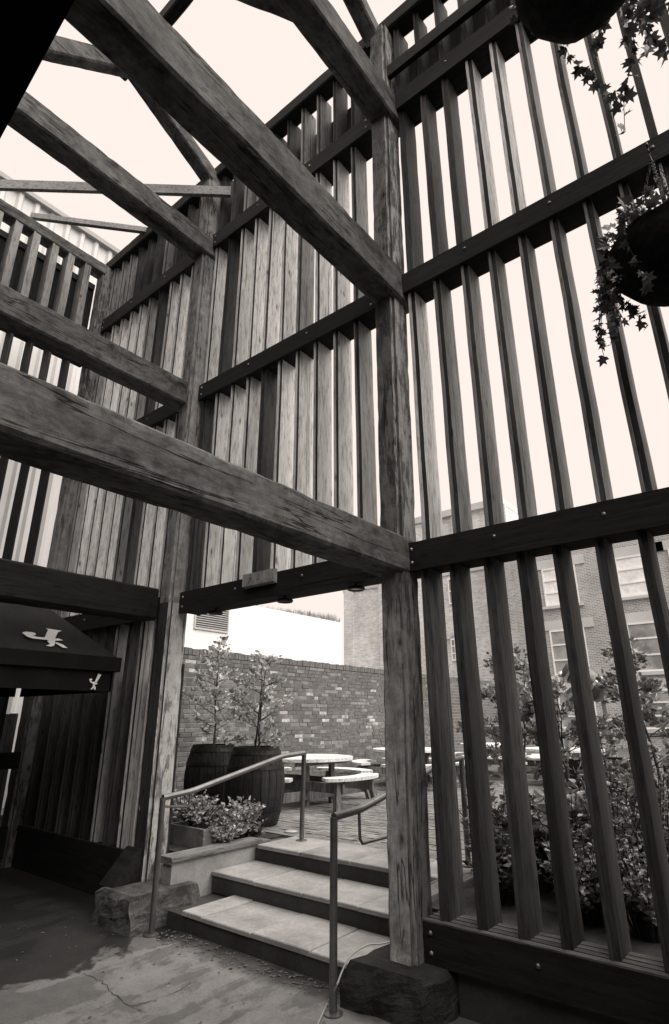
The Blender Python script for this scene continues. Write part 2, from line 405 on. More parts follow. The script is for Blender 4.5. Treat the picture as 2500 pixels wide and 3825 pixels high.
lit = MB()                                                   # blown leaves and grit lying on the floor
for q in range(420):
    near = R.random() < 0.7
    x = R.uniform(-4.35, -2.5) if near else R.uniform(-5.5, -1.2); y = 3.34-abs(R.gauss(0, 0.12 if near else 0.9)); sz = R.uniform(0.004, 0.018); a = R.uniform(0, 6.28)
    ca_, sa_ = math.cos(a)*sz, math.sin(a)*sz
    lit.add([(x-ca_, y-sa_, 0.004), (x+sa_*0.5, y-ca_*0.5, 0.004+sz*0.3), (x+ca_, y+sa_, 0.005), (x-sa_*0.5, y+ca_*0.5, 0.004+sz*0.4)], [(0, 1, 2, 3)])
lo_ = build('leaf_litter', lit, 'coping_wood', None, (-3.4, 3.2, 0)); lo_['kind'] = 'stuff'; tag(lo_, 'scattered grit and dry leaves at the foot of the steps', 'leaf litter')
court = MB()
court.box((-9.3, 4.46, -0.02), (14, 27.9, G-0.03))
court.box((-9.3, 3.74, -0.021), (-4.575, 4.459, G-0.031))
court.box((-2.42, 3.74, -0.021), (14, 4.459, G-0.031))
struct('courtyard', court, 'paver_joint')

# ---- brick paving: the 300 pavers that show largest are single pieces
pv_mesh = MB().box((-0.097, -0.047, -0.03), (0.097, 0.047, 0.0))
pm = bpy.data.meshes.new('paver'); pm.from_pydata(pv_mesh.v, [], pv_mesh.f); pm.materials.append(MATS['paver'])
pave = bpy.data.objects.new('brick_paving', None); sc.collection.objects.link(pave); pave['kind'] = 'structure'
pave['_o'] = [-5, 6, G]; pave.location = (-5, 6, G)
cells = []
for j in range(62):
    y = 4.98+j*0.1
    for i in range(46):
        x = -7.25+i*0.2+(0.1 if j % 2 else 0)
        if x > 1.5: continue
        if x > -2.35 and y < 6.6: continue
        vis = (-6.1 < x < -3.35) and y < 8.2 and not (x < -4.6 and y < 5.4)
        cells.append((not vis, y, x))
cells.sort()
rest = MB()
for k, (nv, y, x) in enumerate(cells):
    p = Vector((x, y, G+R.uniform(-0.004, 0.004)))
    if k < 300: inst('paver', pm, pave, p, (R.uniform(-.01, .01), R.uniform(-.01, .01), R.uniform(-.015, .015)))
    else: rest.box(p+Vector((-0.097, -0.047, -0.03)), p+Vector((0.097, 0.047, 0)))
ro = build('paver_field', rest, 'paver', pave); ro['kind'] = 'stuff'
soil = MB(); soil.box((-7.3, 3.75, G-0.035), (-4.7, 4.93, G-0.01)); struct('planting_bed', soil, 'soil')
soil2 = MB(); soil2.box((-2.3, 3.75, G-0.035), (6, 6.55, G-0.01)); struct('planting_bed', soil2, 'soil')

# ================================================================ STEPS
st = thing('stone_steps', 'three broad stone steps with pale slab treads rising through the doorway', 'steps', (-3.5, 3.9, 0))
X0, X1 = -4.565, -2.44
TR = [(0.14, 3.355, 3.985), (0.28, 3.885, 4.455), (0.42, 4.405, 4.96)]
for z, ya, yb in TR:
    build('riser', MB().box((X0+0.01, ya+0.008, z-0.16), (X1-0.01, yb-0.02, z-0.0335)), 'riser_stone', st)
for k, (z, ya, yb) in enumerate(TR):
    js = [X0+(0.3 if k == 0 else 0.0), -4.02, -3.48, -2.93, X1] if k < 2 else [X0+0.04, -3.98, -3.40, -2.86, X1]
    for a, b in zip(js, js[1:]):
        m = MB(); c = 0.006; z0 = z-0.032; zz = z+R.uniform(-0.003, 0.003)
        x0, x1 = a+0.005, b-0.005; y0, y1 = ya+R.uniform(-.008, .004), yb
        m.loft([[(x0,y0,z0),(x1,y0,z0),(x1,y1,z0),(x0,y1,z0)], [(x0,y0,zz-c),(x1,y0,zz-c),(x1,y1,zz-c),(x0,y1,zz-c)], [(x0+c,y0+c,zz),(x1-c,y0+c,zz),(x1-c,y1-c,zz),(x0+c,y1-c,zz)]])
        build('slab', m, 'stone_slab', st)
for s_, xx in ((-1, X0-0.002), (1, X1+0.002)):
    side = 'left' if s_ < 0 else 'right'
    rw = thing('retaining_wall', 'low rendered retaining wall with stepped timber coping on the %s of the steps' % side, 'wall', (xx+s_*0.07, 3.9, 0))
    build('wall', MB().box((xx, 3.45 if s_ < 0 else 3.7, 0), (xx+s_*0.13, 4.55, 0.40)), 'retaining_render', rw)
    for q, (zz, ins) in enumerate(((0.40, 0.012), (0.418, 0.03), (0.436, 0.018))):
        build('coping_board', MB().box((xx-s_*ins, 3.43 if s_ < 0 else 3.69, zz+0.001), (xx+s_*0.16, 4.6-0.1*(q == 2), zz+0.0165)), 'coping_wood', rw)

# ================================================================ TIMBER POSTS
def stone(name, label, corners, top, h, seed, loc, mat='rough_stone'):
    m = MB(); rings = []
    n = 28; cx = sum(c[0] for c in corners)/len(corners); cy = sum(c[1] for c in corners)/len(corners)
    per = []
    for a, b in zip(corners, corners[1:]+corners[:1]):
        for k in range(n//len(corners)): t_ = k/(n//len(corners)); per.append((a[0]+(b[0]-a[0])*t_, a[1]+(b[1]-a[1])*t_))
    for k in range(9):
        t_ = k/8; ins = 1.0+0.09*(1-t_)-(0.05 if k == 8 else 0)
        z = h*min(t_, 0.985) if k < 8 else h
        ring = []
        for x, y in per:
            p = Vector((cx+(x-cx)*ins, cy+(y-cy)*ins, z)); d = noise.noise_vector(p*6+Vector((seed, 0, 0)))*0.035*(1 if k < 8 else 0.3)+noise.noise_vector(p*16)*0.016*(1 if k < 8 else .5)
            if k == 0: d.z = 0
            p += d; p.z = min(max(p.z, 0.0), h); ring.append(p)
        rings.append(ring)
    m.loft(rings); o = build(name, m, mat, None, loc, smooth=False); tag(o, label, 'stone block'); return o
stone('stone_block', 'rough stone block under the tall post beside the steps, nearest the camera', [(-2.50, 3.19), (-2.0, 3.22), (-1.92, 3.74), (-2.44, 3.74)], 1, 0.22, 3, (-2.2, 3.45, 0), 'shaded_stone')
stone('stone_block', 'rough stone block with a pale top under the post left of the steps', [(-4.98, 3.05), (-4.50, 3.05), (-4.44, 3.66), (-4.98, 3.66)], 1, 0.25, 9, (-4.75, 3.35, 0))
def post(x0, x1, y0, y1, z0, z1, lean, label, mat, seed):
    cx, cy = (x0+x1)/2, (y0+y1)/2
    t = thing('timber_post', label, 'post', (cx, cy, z0), 'posts of the timber frame')
    zs = 2.66; f_ = (zs-z0)/(z1-z0)
    for k, (za, zb) in enumerate(((z0, zs), (zs+0.002, z1))):
        m = MB().rough((cx+lean*(0 if k == 0 else f_), cy, za), (cx+lean*(f_ if k == 0 else 1), cy, zb), x1-x0, y1-y0, up=(0, 1, 0), jit=0.012, seed=seed, notch=True)
        ob = build('shaft', m, mat[k][0], t, smooth=True)
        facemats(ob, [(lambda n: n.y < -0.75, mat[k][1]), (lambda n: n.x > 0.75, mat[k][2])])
    return t
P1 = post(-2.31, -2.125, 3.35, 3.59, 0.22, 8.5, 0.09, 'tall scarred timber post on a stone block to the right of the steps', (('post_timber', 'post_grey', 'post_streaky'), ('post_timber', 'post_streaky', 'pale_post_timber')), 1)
P2 = post(-5.0, -4.81, 3.35, 3.58, 0.25, 8.5, -0.02, 'tall timber post with flaking pale paint to the left of the steps', (('post_streaky', 'slat_dark', 'pale_post_timber'), ('post_timber', 'post_timber', 'post_grey')), 2)  # lower front face coloured dark and side pale, as the light falls
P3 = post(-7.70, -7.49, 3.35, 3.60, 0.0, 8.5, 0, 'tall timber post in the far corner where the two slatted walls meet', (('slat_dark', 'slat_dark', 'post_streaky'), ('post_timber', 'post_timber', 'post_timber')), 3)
build('foot_wedge', MB().loft([[(x, 3.09, 0.252), (x, 3.345, 0.252), (x, 3.345, 0.50), (x, 3.315, 0.50)] for x in (-5.06, -4.86)]), 'dark_stained_timber', P2)

# ================================================================ TIE BEAMS
def beam(p0, p1, wd, hg, label, seed, mat='beam_timber', jit=0.012, name='timber_beam', cat='beam'):
    m = MB().rough(p0, p1, wd, hg, jit=jit, seed=seed, seg=0.065)
    o = build(name, m, mat, None, ((p0[0]+p1[0])/2, (p0[1]+p1[1])/2, p0[2]-hg/2), smooth=True)
    return tag(o, label, cat, 'beams of the timber frame')
YB = -3.3
for spec, ye, who in ((((-2.35, -2.09, 2.54, 2.81), (-2.27, -2.03, 4.94, 5.28), (-2.235, -1.995, 7.12, 7.45)), 3.64, 'the post right of the steps'),
                      (((-5.28, -5.02, 2.50, 2.82), (-5.13, -4.88, 4.94, 5.24), (-5.05, -4.79, 7.11, 7.41)), 3.61, 'the post left of the steps')):
    for k, (x0, x1, a, b) in enumerate(spec):
        lv = ('lowest', 'middle', 'topmost')[k]
        mt = 'dark_stained_timber_y' if (k == 0 and x0 < -4) else 'beam_timber'
        if k == 0 and x0 < -4: ye_ = 3.348
        else: ye_ = ye
        beam(((x0+x1)/2, YB, (a+b)/2), ((x0+x1)/2, ye_, (a+b)/2), x1-x0, b-a, '%s heavy cross beam running overhead to %s' % (lv, who), k+5+(10 if x0 < -4 else 0), mt)
# ---- roof timbers
tr = thing('roof_truss', 'rafter pair and ridge timber of the open roof above the left post', 'roof truss', (-4.95, 2.1, 8.3))
build('rafter', MB().rough((-4.92, 3.44, 8.48), (-4.92, 2.0, 9.21), 0.19, 0.2, seed=31), 'beam_timber', tr, smooth=True)
build('rafter', MB().rough((-4.88, 2.16, 9.15), (-4.88, 0.05, 7.25), 0.17, 0.21, seed=32), 'beam_timber', tr, smooth=True)
build('ridge_timber', MB().rough((-5.05, 2.06, 9.12), (0.6, 2.06, 9.12), 0.13, 0.2, seed=33), 'dark_stained_timber', tr, smooth=True)
tr2 = thing('roof_truss', 'rafter pair of the open roof above the post right of the steps', 'roof truss', (-2.2, 2.1, 8.3))
build('rafter', MB().rough((-2.2, 3.44, 8.48), (-2.2, 2.0, 9.21), 0.17, 0.2, seed=34), 'beam_timber', tr2, smooth=True)
build('rafter', MB().rough((-2.2, 2.16, 9.15), (-2.15, 0.05, 7.25), 0.17, 0.21, seed=35), 'beam_timber', tr2, smooth=True)
o = build('diagonal_brace', MB().rough((-2.13, 2.25, 7.27), (-3.60, -0.10, 7.27), 0.2, 0.2, seed=36), 'beam_timber', None, (-3.6, 1.1, 7.5), smooth=True)
tag(o, 'dark diagonal brace joining the topmost beam of the near post, at the upper edge', 'brace')
o = build('bracing_batten', MB().bar((-4.57, 3.50, 8.08), (-7.50, 0.95, 8.08), 0.05, 0.145), 'batten_wood', None, (-6, 2.2, 8.0))
tag(o, 'long pale sawn batten crossing the open roof diagonally', 'batten')
o = build('bracing_batten', MB().bar((-7.62, 2.20, 8.66), (-6.45, 3.52, 8.66), 0.06, 0.09), 'batten_wood', None, (-7, 2.9, 8.6))
tag(o, 'short batten laid across the corner of the far wall plates', 'batten')

# ================================================================ SLATTED WALLS
PROF = [(0, 0), (0.02, 0), (0.02, 0.02), (0.052, 0.02), (0.052, 0.22), (0, 0.22)]
PROF_THIN = [(0, 0), (0.014, 0), (0.014, 0.02), (0.041, 0.02), (0.041, 0.225), (0, 0.225)]
PROF_STUD = [(0, 0), (0.03, 0), (0.03, 0.006), (0.10, 0.006), (0.10, 0.215), (0, 0.215)]
def slat_mb(a, z0, z1, wall, prof):
    m = MB(); rings = []
    n = max(2, int((z1-z0)/0.35)); la, lb = R.uniform(-.009, .009), R.uniform(-.009, .009)
    for k in range(n+1):
        t_ = k/n; z = z0+(z1-z0)*t_; wob = R.uniform(-.003, .003)
        ring = []
        for u, d in prof:
            uu = a+u+la*(1-t_)+lb*t_+wob
            ring.append((uu, 3.487+d, z) if wall == 1 else (-7.5-d, uu, z))
        rings.append(ring if wall == 1 else ring)
    m.loft(rings); return m
def mkwall(label, loc, a0, a1, tiers, wall, first, pitch, mats, backs, sill=None, name='slatted_wall', shift=None):
    t = thing(name, label, 'slatted wall', loc, 'slatted walls of the timber frame')
    x = first; i = 0
    while x < a1-0.05:
        for k, (z0, z1) in enumerate(tiers):
            P_ = PROF if shift else (PROF_STUD if wall == 2 and k == 3 else PROF_THIN); D_ = P_[5][1]
            pr = [(u*R.uniform(0.92, 1.08), d) for u, d in P_]; pr[0] = (0, 0); pr[5] = (0, D_); pr[2] = (pr[1][0], P_[2][1]); pr[4] = (pr[3][0], D_)
            xx = x if not (shift and k == 0) else shift[0]+shift[1]*i
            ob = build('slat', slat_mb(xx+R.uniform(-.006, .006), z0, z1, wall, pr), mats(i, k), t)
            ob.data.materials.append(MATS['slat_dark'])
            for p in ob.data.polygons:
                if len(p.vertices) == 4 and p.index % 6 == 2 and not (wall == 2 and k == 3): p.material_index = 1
        x += pitch; i += 1
    return t
def rail(t, wall, a0, a1, z0, z1, bolts, front=0.037, name='rail', core=True, ends=(True, True)):
    def bx(m, u0, d0, za, u1, d1, zb):
        return m.box((u0, 3.487+d0, za), (u1, 3.487+d1, zb)) if wall == 1 else m.box((-7.5-d0, u0, za), (-7.5-d1, u1, zb))
    dark = 'dark_stained_timber' if wall == 1 else 'dark_stained_timber_y'
    r = build(name, bx(MB(), a0, -front, z0, a1, -0.001, z1), dark, t)
    if core:
        build('blocking', bx(MB(), a0+0.001, 0.006, z0+0.012, a1-0.001, 0.215, z1-0.03), dark, t)
    for u, z in bolts:
        m = MB()
        prof = [(0.013, 0), (0.013, 0.003), (0.010, 0.006), (0.005, 0.009)]
        n = 8
        for q in (0,):
            rings = []
            for rr, d in prof:
                ring = []
                for i in range(n):
                    cu, cz = rr*math.cos(2*math.pi*i/n), rr*math.sin(2*math.pi*i/n)
                    ring.append((u+cu, 3.487-front-d, z+cz) if wall == 1 else (-7.5+front+d, u+cu, z+cz))
                rings.append(ring)
            m.loft(rings)
        build('bolt', m, 'bolt_metal', r)
def bolts(a0, a1, z0, z1, step=0.72):
    h = z1-z0; L = [(a0+0.05, z0+h*0.28), (a0+0.05, z0+h*0.75), (a1-0.05, z0+h*0.28), (a1-0.05, z0+h*0.75)]
    n = max(1, round((a1-a0)/step)-1)
    return L+[(a0+(a1-a0)*(k+1)/(n+1), z0+h*0.62) for k in range(n)]
LOW, MID, UPR, PLATE = (2.555, 2.765), (5.0, 5.195), (7.24, 7.46), (8.49, 8.70)
T = [(0.40, 2.66), (2.66, 5.1), (5.1, 7.35), (7.35, 8.52)]

# --- right bay (nearest the camera)
rt = random.Random(3)
tone = {}
def mats_right(i, k):
    if k == 0: return 'slat_low_shaded'
    if k == 1: return ['slat_pale', 'slat_mid', 'slat_mid', 'slat_mid', 'slat_mid', 'slat_mid', 'slat_mid', 'slat_mid'][i % 8]
    if k == 2: return ['slat_dark', 'slat_dark', 'slat_dark', 'slat_pale', 'slat_pale', 'slat_mid', 'slat_mid', 'slat_mid'][i % 8]
    return 'slat_dark'
WR = mkwall('near slatted timber wall to the right of the tall scarred post', (-0.8, 3.55, 0.2), -2.12, 0.62, T, 1, -1.985, 0.2395, mats_right, None, shift=(-2.02, 0.2365))
rail(WR, 1, -2.12, 0.62, *LOW, bolts(-2.12, 0.62, *LOW)); rail(WR, 1, -2.12, 0.62, *MID, bolts(-2.12, 0.62, *MID)); rail(WR, 1, -2.12, 0.62, *UPR, bolts(-2.12, 0.62, *UPR))
rail(WR, 1, -2.12, 0.62, 0.215, 0.425, bolts(-2.12, 0.62, 0.215, 0.425), name='sill')
for q in range(4):
    build('sill_board', MB().box((-2.119, 3.4515+0.0585*q, 0.4255), (0.619, 3.4515+0.0585*q+0.045, 0.434)), 'sill_top', WR)
build('plinth', MB().box((-1.93, 3.49, 0.0), (0.6, 3.66, 0.213)), 'riser_stone', WR)
build('front_board', MB().box((-2.12, 3.395, 7.70), (0.62, 3.449, 7.85)), 'dark_stained_timber', WR)
build('wall_plate', MB().rough((-2.3, 3.53, 8.6), (0.62, 3.53, 8.6), 0.2, 0.2, seed=51), 'dark_stained_timber', WR, smooth=True)
for q in range(22):
    a = -2.11+q*0.124
    build('backing_board', MB().box((a, 3.7135, 7.25), (a+0.121, 3.733, 8.25+R.uniform(-.01, .01))), 'backing_board', WR)

# --- middle bay over the doorway
tones = {0: 'slat_dark', 1: 'slat_pale', 2: 'slat_pale', 3: 'slat_pale', 4: 'slat_dark', 5: 'slat_pale', 6: 'slat_pale', 7: 'slat_pale', 8: 'slat_pale', 9: 'slat_mid'}
def mats_mid(i, k):
    k += 1
    if k == 1: return tones[min(i, 9)]
    if k == 2: return ['slat_pale', 'slat_dark', 'slat_pale', 'slat_pale', 'slat_pale', 'slat_pale', 'slat_mid', 'slat_pale', 'slat_pale', 'slat_mid'][min(i, 9)]
    return rt.choice(['slat_dark', 'slat_mid'])
WM = mkwall('slatted timber wall above the doorway, between the two tall posts', (-3.5, 3.55, 2.5), -4.81, -2.36, T[1:], 1, -4.765, 0.2425, mats_mid, None)
rail(WM, 1, -4.80, -2.31, *LOW, bolts(-4.80, -2.31, *LOW), name='lintel'); rail(WM, 1, -4.80, -2.31, *MID, bolts(-4.80, -2.31, *MID)); rail(WM, 1, -4.80, -2.31, *UPR, bolts(-4.80, -2.31, *UPR))
build('wall_plate', MB().rough((-4.9, 3.53, 8.6), (-2.3, 3.53, 8.6), 0.2, 0.2, seed=52), 'dark_stained_timber', WM, smooth=True)
for q in range(20):
    a = -4.80+q*0.124
    build('backing_board', MB().box((a, 3.7135, 7.25), (a+0.121, 3.733, 8.25+R.uniform(-.01, .01))), 'backing_board', WM)

# --- left bay
def mats_left(i, k):
    if k == 0: return 'slat_pale' if i in (8, 9) else ('slat_mid' if i == 6 else 'slat_dark')  # lower tier: dark tone stands in for shade, pale slats for light
    if k in (1, 2): return 'slat_dark' if i in (6,) else ('slat_pale' if i % 5 else 'slat_mid')
    return rt.choice(['slat_dark', 'slat_mid'])
WL = mkwall('slatted timber wall behind the dark parasol, between the left post and the corner', (-6.2, 3.55, 0.2), -7.49, -5.0, T, 1, -7.43, 0.2425, mats_left, None)
for zz in (LOW, MID, UPR): rail(WL, 1, -7.48, -5.005, *zz, bolts(-7.48, -5.005, *zz))
rail(WL, 1, -7.48, -5.005, 0.002, 0.42, [], name='sill')
build('wall_plate', MB().rough((-7.7, 3.53, 8.6), (-4.9, 3.53, 8.6), 0.2, 0.2, seed=53), 'dark_stained_timber', WL, smooth=True)
for q in range(20):
    a = -7.48+q*0.124
    build('backing_board', MB().box((a, 3.7135, 7.25), (a+0.121, 3.733, 8.25+R.uniform(-.01, .01))), 'backing_board', WL)
    build('backing_board', MB().box((a, 3.7135, 0.3), (a+0.121, 3.733, 2.1+R.uniform(-.01, .01))), 'backing_board', WL)
# --- end wall
def mats_end(i, k): return 'slat_deep_shade' if k < 2 else ('slat_mid' if k == 3 else 'slat_dark')
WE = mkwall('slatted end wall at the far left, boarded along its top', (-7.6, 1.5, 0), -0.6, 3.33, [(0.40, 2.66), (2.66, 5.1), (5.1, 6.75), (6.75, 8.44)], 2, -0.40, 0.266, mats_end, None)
for zz in (LOW, MID, (6.62, 6.82)): rail(WE, 2, -0.55, 3.34, *zz, bolts(-0.55, 3.34, *zz))
rail(WE, 2, -0.55, 3.34, 0.1, 0.42, [], name='sill'); rail(WE, 2, -0.55, 3.34, 1.02, 1.2, [], core=False)
build('wall_plate', MB().rough((-7.6, -0.6, 8.43), (-7.6, 3.4, 8.43), 0.22, 0.2, seed=54), 'beam_timber', WE, smooth=True)
build('slot_rail', MB().box((-7.69, -0.55, 8.10), (-7.726, 3.34, 8.20)), 'slat_dark', WE)
for q in range(31):
    a = -0.55+q*0.126
    build('backing_board', MB().box((-7.727, a, 6.75), (-7.745, a+0.122, 8.12)), 'backing_board', WE)
build('brace', MB().bar((-7.47, 2.2, 1.15), (-7.47, 3.3, 2.4), 0.05, 0.16), 'dark_stained_timber_y', WE)

# ================================================================ BUILDINGS AROUND
# brick yard wall, along Y
bw_ = thing('brick_wall', 'weathered courtyard brick wall with scattered white bricks behind the picnic tables', 'wall', (-7.41, 8, G-0.1))
XB = -7.41; YW0, YW1, YW2 = 3.75, 13.0, 20.0; TOPW = 2.50
build('core', MB().box((XB-0.005, YW0, G-0.2), (XB-0.22, YW2, TOPW-0.01)), 'mortar', bw_)
white = []
for x, y in [(797,293),(1038,437),(1225,417),(1465,433),(850,563),(1090,567),(845,628),(1275,600),(1420,600),(1247,628),(1138,630),(1440,630),(1420,658),(1465,658),(937,727),(1057,725),(965,760),(1113,787),(848,838),(222,240),(228,278),(355,292),(440,330),(280,752),(1075,478)]:
    white.append(at(600+x*0.5463, 2350+y*0.5463, 0, XB))
CO = 0.066; bl = []
nc = int((TOPW-G+0.1)/CO)
rb = random.Random(11)
for c in range(nc):
    z = TOPW-(c+1)*CO; y = YW0+rb.uniform(0, 0.15)
    while y < YW1:
        L = rb.choice([0.205, 0.205, 0.205, 0.1]); bl.append([y, z, L, False]); y += L+0.012
for wp in white:
    best = min(bl, key=lambda q: (q[0]+q[2]/2-wp.y)**2+4*(q[1]+0.03-wp.z)**2); best[3] = True
key = {}
def vis_score(q):
    y, z = q[0], q[1]
    px_in = 5.0 < y < 9.6
    return (0 if q[3] else 1, 0 if px_in else 1, y)
bl.sort(key=vis_score)
bm_ = {}
def bmesh_(L, mat):
    k = (round(L, 3), mat)
    if k not in bm_:
        m = MB(); h = CO-0.012; e = 0.004
        m.loft([[(-0.1, 0, 0), (-0.1, L, 0), (-0.1, L, h), (-0.1, 0, h)][::-1], [(0.004-e, 0, 0), (0.004-e, L, 0), (0.004-e, L, h), (0.004-e, 0, h)][::-1], [(0.004, e, e), (0.004, L-e, e), (0.004, L-e, h-e), (0.004, e, h-e)][::-1]])
        me = bpy.data.meshes.new('brick'); me.from_pydata(m.v, [], m.f); me.materials.append(MATS[mat]); bm_[k] = me
    return bm_[k]
fld = {'brick_dark': MB(), 'brick_mid': MB(), 'brick_pale': MB()}
for k, (y, z, L, wh) in enumerate(bl):
    mt = 'brick_white' if wh else rb.choice(['brick_dark', 'brick_mid', 'brick_mid', 'brick_mid', 'brick_pale'])
    dx = rb.uniform(-0.006, 0.006)
    if k < 300: inst('brick', bmesh_(L, mt), bw_, (XB+dx, y, z))
    else: fld[mt if mt in fld else 'brick_pale'].box((XB-0.1, y, z), (XB+0.004+dx, y+L, z+CO-0.012))
for mt, m in fld.items(): build('brick_field', m, mt, bw_)['kind'] = 'stuff'
cp = MB(); y = YW0
while y < YW2:
    cp.box((XB-0.225, y, TOPW), (XB+0.006+R.uniform(-.008, .008), y+0.064, TOPW+0.10+R.uniform(-.012, .008))); y += 0.073
build('coping_bricks', cp, 'brick_dark', bw_)['kind'] = 'stuff'
fb = MB().box((XB-0.003, YW1, G-0.2), (XB+0.004, YW2, TOPW-0.005)); build('far_brickwork', fb, 'yard_brick', bw_)

# white building beyond the brick wall
wb = thing('white_building', 'white rendered building with a louvred vent behind the brick wall', 'building', (-10.5, 8, 0))
build('wall', MB().box((-9.5, 4.9, 0), (-15, 12.05, 3.99)), 'white_render', wb)
build('vent_gap_shade', MB().box((-9.4995, 7.23, 3.29), (-9.497, 8.11, 3.93)), 'black_metal', wb)  # black sheet put behind the louvres to darken their gaps like shade
vent = build('vent_frame', MB().box((-9.499, 7.22, 3.28), (-9.47, 8.12, 3.32)).box((-9.499, 7.22, 3.321), (-9.47, 7.25, 3.92)).box((-9.499, 8.09, 3.321), (-9.47, 8.12, 3.92)), 'lintel_stone', wb)
for q in range(13):
    z = 3.335+q*0.045
    build('louvre', MB().loft([[(-9.495, yy, z+0.03), (-9.465, yy, z), (-9.465, yy, z+0.006), (-9.495, yy, z+0.036)] for yy in (7.252, 8.088)]), 'shutter', vent)
build('pipe', MB().tube([(-9.5, 8.0, 3.17), (-9.40, 8.03, 3.16)], 0.035, 8), 'black_metal', wb)
gr = MB()
for q in range(1500):
    y = R.triangular(8.8, 12.04, 12.0); x = -9.5-R.uniform(0.02, 0.5); h = R.uniform(0.05, 0.26)*(0.4+0.6*(y-8.8)/3.2); a = R.uniform(0, 6.28)
    dx, dy = math.cos(a)*0.012, math.sin(a)*0.012; lx, ly = R.uniform(-.06, .06), R.uniform(-.06, .06)
    gr.add([(x-dx, y-dy, 3.985), (x+dx, y+dy, 3.985), (x+lx, y+ly, 3.99+h)], [(0, 1, 2)])
o = build('roof_grass', gr, 'leaf_pale', None, (-9.6, 10.5, 3.99)); o['kind'] = 'stuff'; tag(o, 'dry grass growing along the edge of the white roof', 'grass')

# corrugated building beyond the end wall
cb_ = thing('corrugated_building', 'tall pale corrugated metal building beyond the slatted end wall', 'building', (-10.5, 1.5, 0))
prof = []; y = -4.0
while y < 4.85:
    prof += [(-9.55, y), (-9.55, y+0.15), (-9.50, y+0.19), (-9.50, y+0.25), (-9.55, y+0.29)]; y += 0.30
m = MB(); n = len(prof)
m.v += [Vector((x, y, 0)) for x, y in prof]+[Vector((x, y, 10.82)) for x, y in prof]
for k in range(n-1): m.f.append([k, k+1, n+k+1, n+k])
build('cladding', m, 'white_sheet', cb_)
build('block', MB().box((-9.56, -4.0, 0), (-15, 4.83, 10.8)), 'white_sheet', cb_)
build('roof_edge', MB().box((-9.44, -4.0, 10.8), (-9.58, 4.86, 10.9)), 'shutter', cb_)

fe = thing('picket_fence', 'dark close-boarded fence outside the slatted end wall', 'fence', (-8.35, 1.5, 0))
for q in range(52):
    y = -2.0+q*0.108
    build('picket', MB().box((-8.36, y, 0), (-8.335, y+0.098, 1.62+R.uniform(-.02, .02))), 'slat_dark', fe)
for z in (0.4, 1.3): build('fence_rail', MB().box((-8.40, -2.0, z), (-8.361, 3.6, z+0.08)), 'slat_dark', fe)
# far brick buildings, facing the yard
fl = thing('far_building', 'pale brick building with an arched window far behind the yard', 'building', (-15, 30, 0))
YL = 30.0
build('wall', MB().box((-23.45, YL, 0), (-11.72, YL+6, 13.2)), 'far_brick_pale', fl)
build('cornice', MB().box((-23.45, YL-0.25, 13.2), (-11.7, YL+6, 13.6)), 'lintel_stone', fl)
build('string_course', MB().box((-23.45, YL-0.08, 9.6), (-11.72, YL-0.001, 9.9)), 'lintel_stone', fl)
for k in range(5):
    build('pilaster', MB().box((-23.3+k*2.75, YL-0.14, 0), (-22.6+k*2.75, YL-0.001, 13.19)), 'far_brick_pale', fl)
def window(parent, x0, x1, z0, z1, Y, cols=1, rows=3, blind=False, arch=False):
    wdw = build('window', MB().box((x0, Y-0.06, z0), (x0+0.07, Y+0.02, z1)).box((x1-0.07, Y-0.06, z0), (x1, Y+0.02, z1)).box((x0+0.0705, Y-0.06, z0), (x1-0.0705, Y+0.02, z0+0.08)).box((x0+0.0705, Y-0.06, z1-0.08), (x1-0.0705, Y+0.02, z1)), 'window_white', parent)
    bars = MB()
    for r_ in range(1, rows): zz = z0+(z1-z0)*r_/rows; bars.box((x0+0.071, Y-0.055, zz-0.035), (x1-0.071, Y+0.01, zz+0.035))
    for c_ in range(1, cols): xx = x0+(x1-x0)*c_/cols; bars.box((xx-0.04, Y-0.058, z0+0.081), (xx+0.04, Y+0.015, z1-0.081))
    if bars.v: build('glazing_bar', bars, 'window_white', wdw)
    for r_ in range(rows):
        za, zb = z0+(z1-z0)*r_/rows+0.04, z0+(z1-z0)*(r_+1)/rows-0.04
        for c_ in range(cols):
            xa, xb = x0+(x1-x0)*c_/cols+0.045, x0+(x1-x0)*(c_+1)/cols-0.045
            build('pane', MB().box((xa, Y-0.02, za), (xb, Y-0.003, zb)), 'curtain' if blind else 'window_glass', wdw)
    return wdw
for q in [((1540, 2190), (1568, 2255))]: pass
a = at(1250+528*.80335, 1950+265*.80335, 1, YL); b = at(1250+565*.80335, 1950+380*.80335, 1, YL)
window(fl, a.x, b.x+0.15, b.z, a.z, YL-0.03, 1, 2)
a = at(1250+540*.80335, 1950+520*.80335, 1, YL); b = at(1250+575*.80335, 1950+645*.80335, 1, YL)
window(fl, a.x, b.x+0.2, b.z, a.z-0.3, YL-0.03, 2, 3)
am = MB(); cx = (a.x+b.x+0.2)/2; rr = (b.x+0.2-a.x)/2
ring = lambda r_, y_: [(cx+r_*math.cos(math.pi*i/12), y_, a.z-0.3+r_*math.sin(math.pi*i/12)*0.6) for i in range(13)]
for i in range(12):
    o1, o2 = ring(rr+0.35, YL-0.08), ring(rr, YL-0.08)
    am.loft([[o2[i], o1[i], o1[i+1], o2[i+1]], [(p[0], YL-0.001, p[2]) for p in (o2[i], o1[i], o1[i+1], o2[i+1])]])
build('arch', am, 'lintel_stone', fl)
fr = thing('far_building', 'brick office block with white windows and stone lintels across the yard', 'building', (-5, 28, 0))
YF = 28.0
build('wall', MB().box((-11.7, YF, 0), (9, YF+9, 10.6)), 'far_brick', fr)
build('pilaster', MB().box((-11.69, YF-0.15, 0), (-10.9, YF-0.001, 10.59)), 'far_brick', fr)
build('parapet', MB().box((-11.72, YF-0.2, 10.6), (9.1, YF+9, 10.8)), 'lintel_stone', fr)
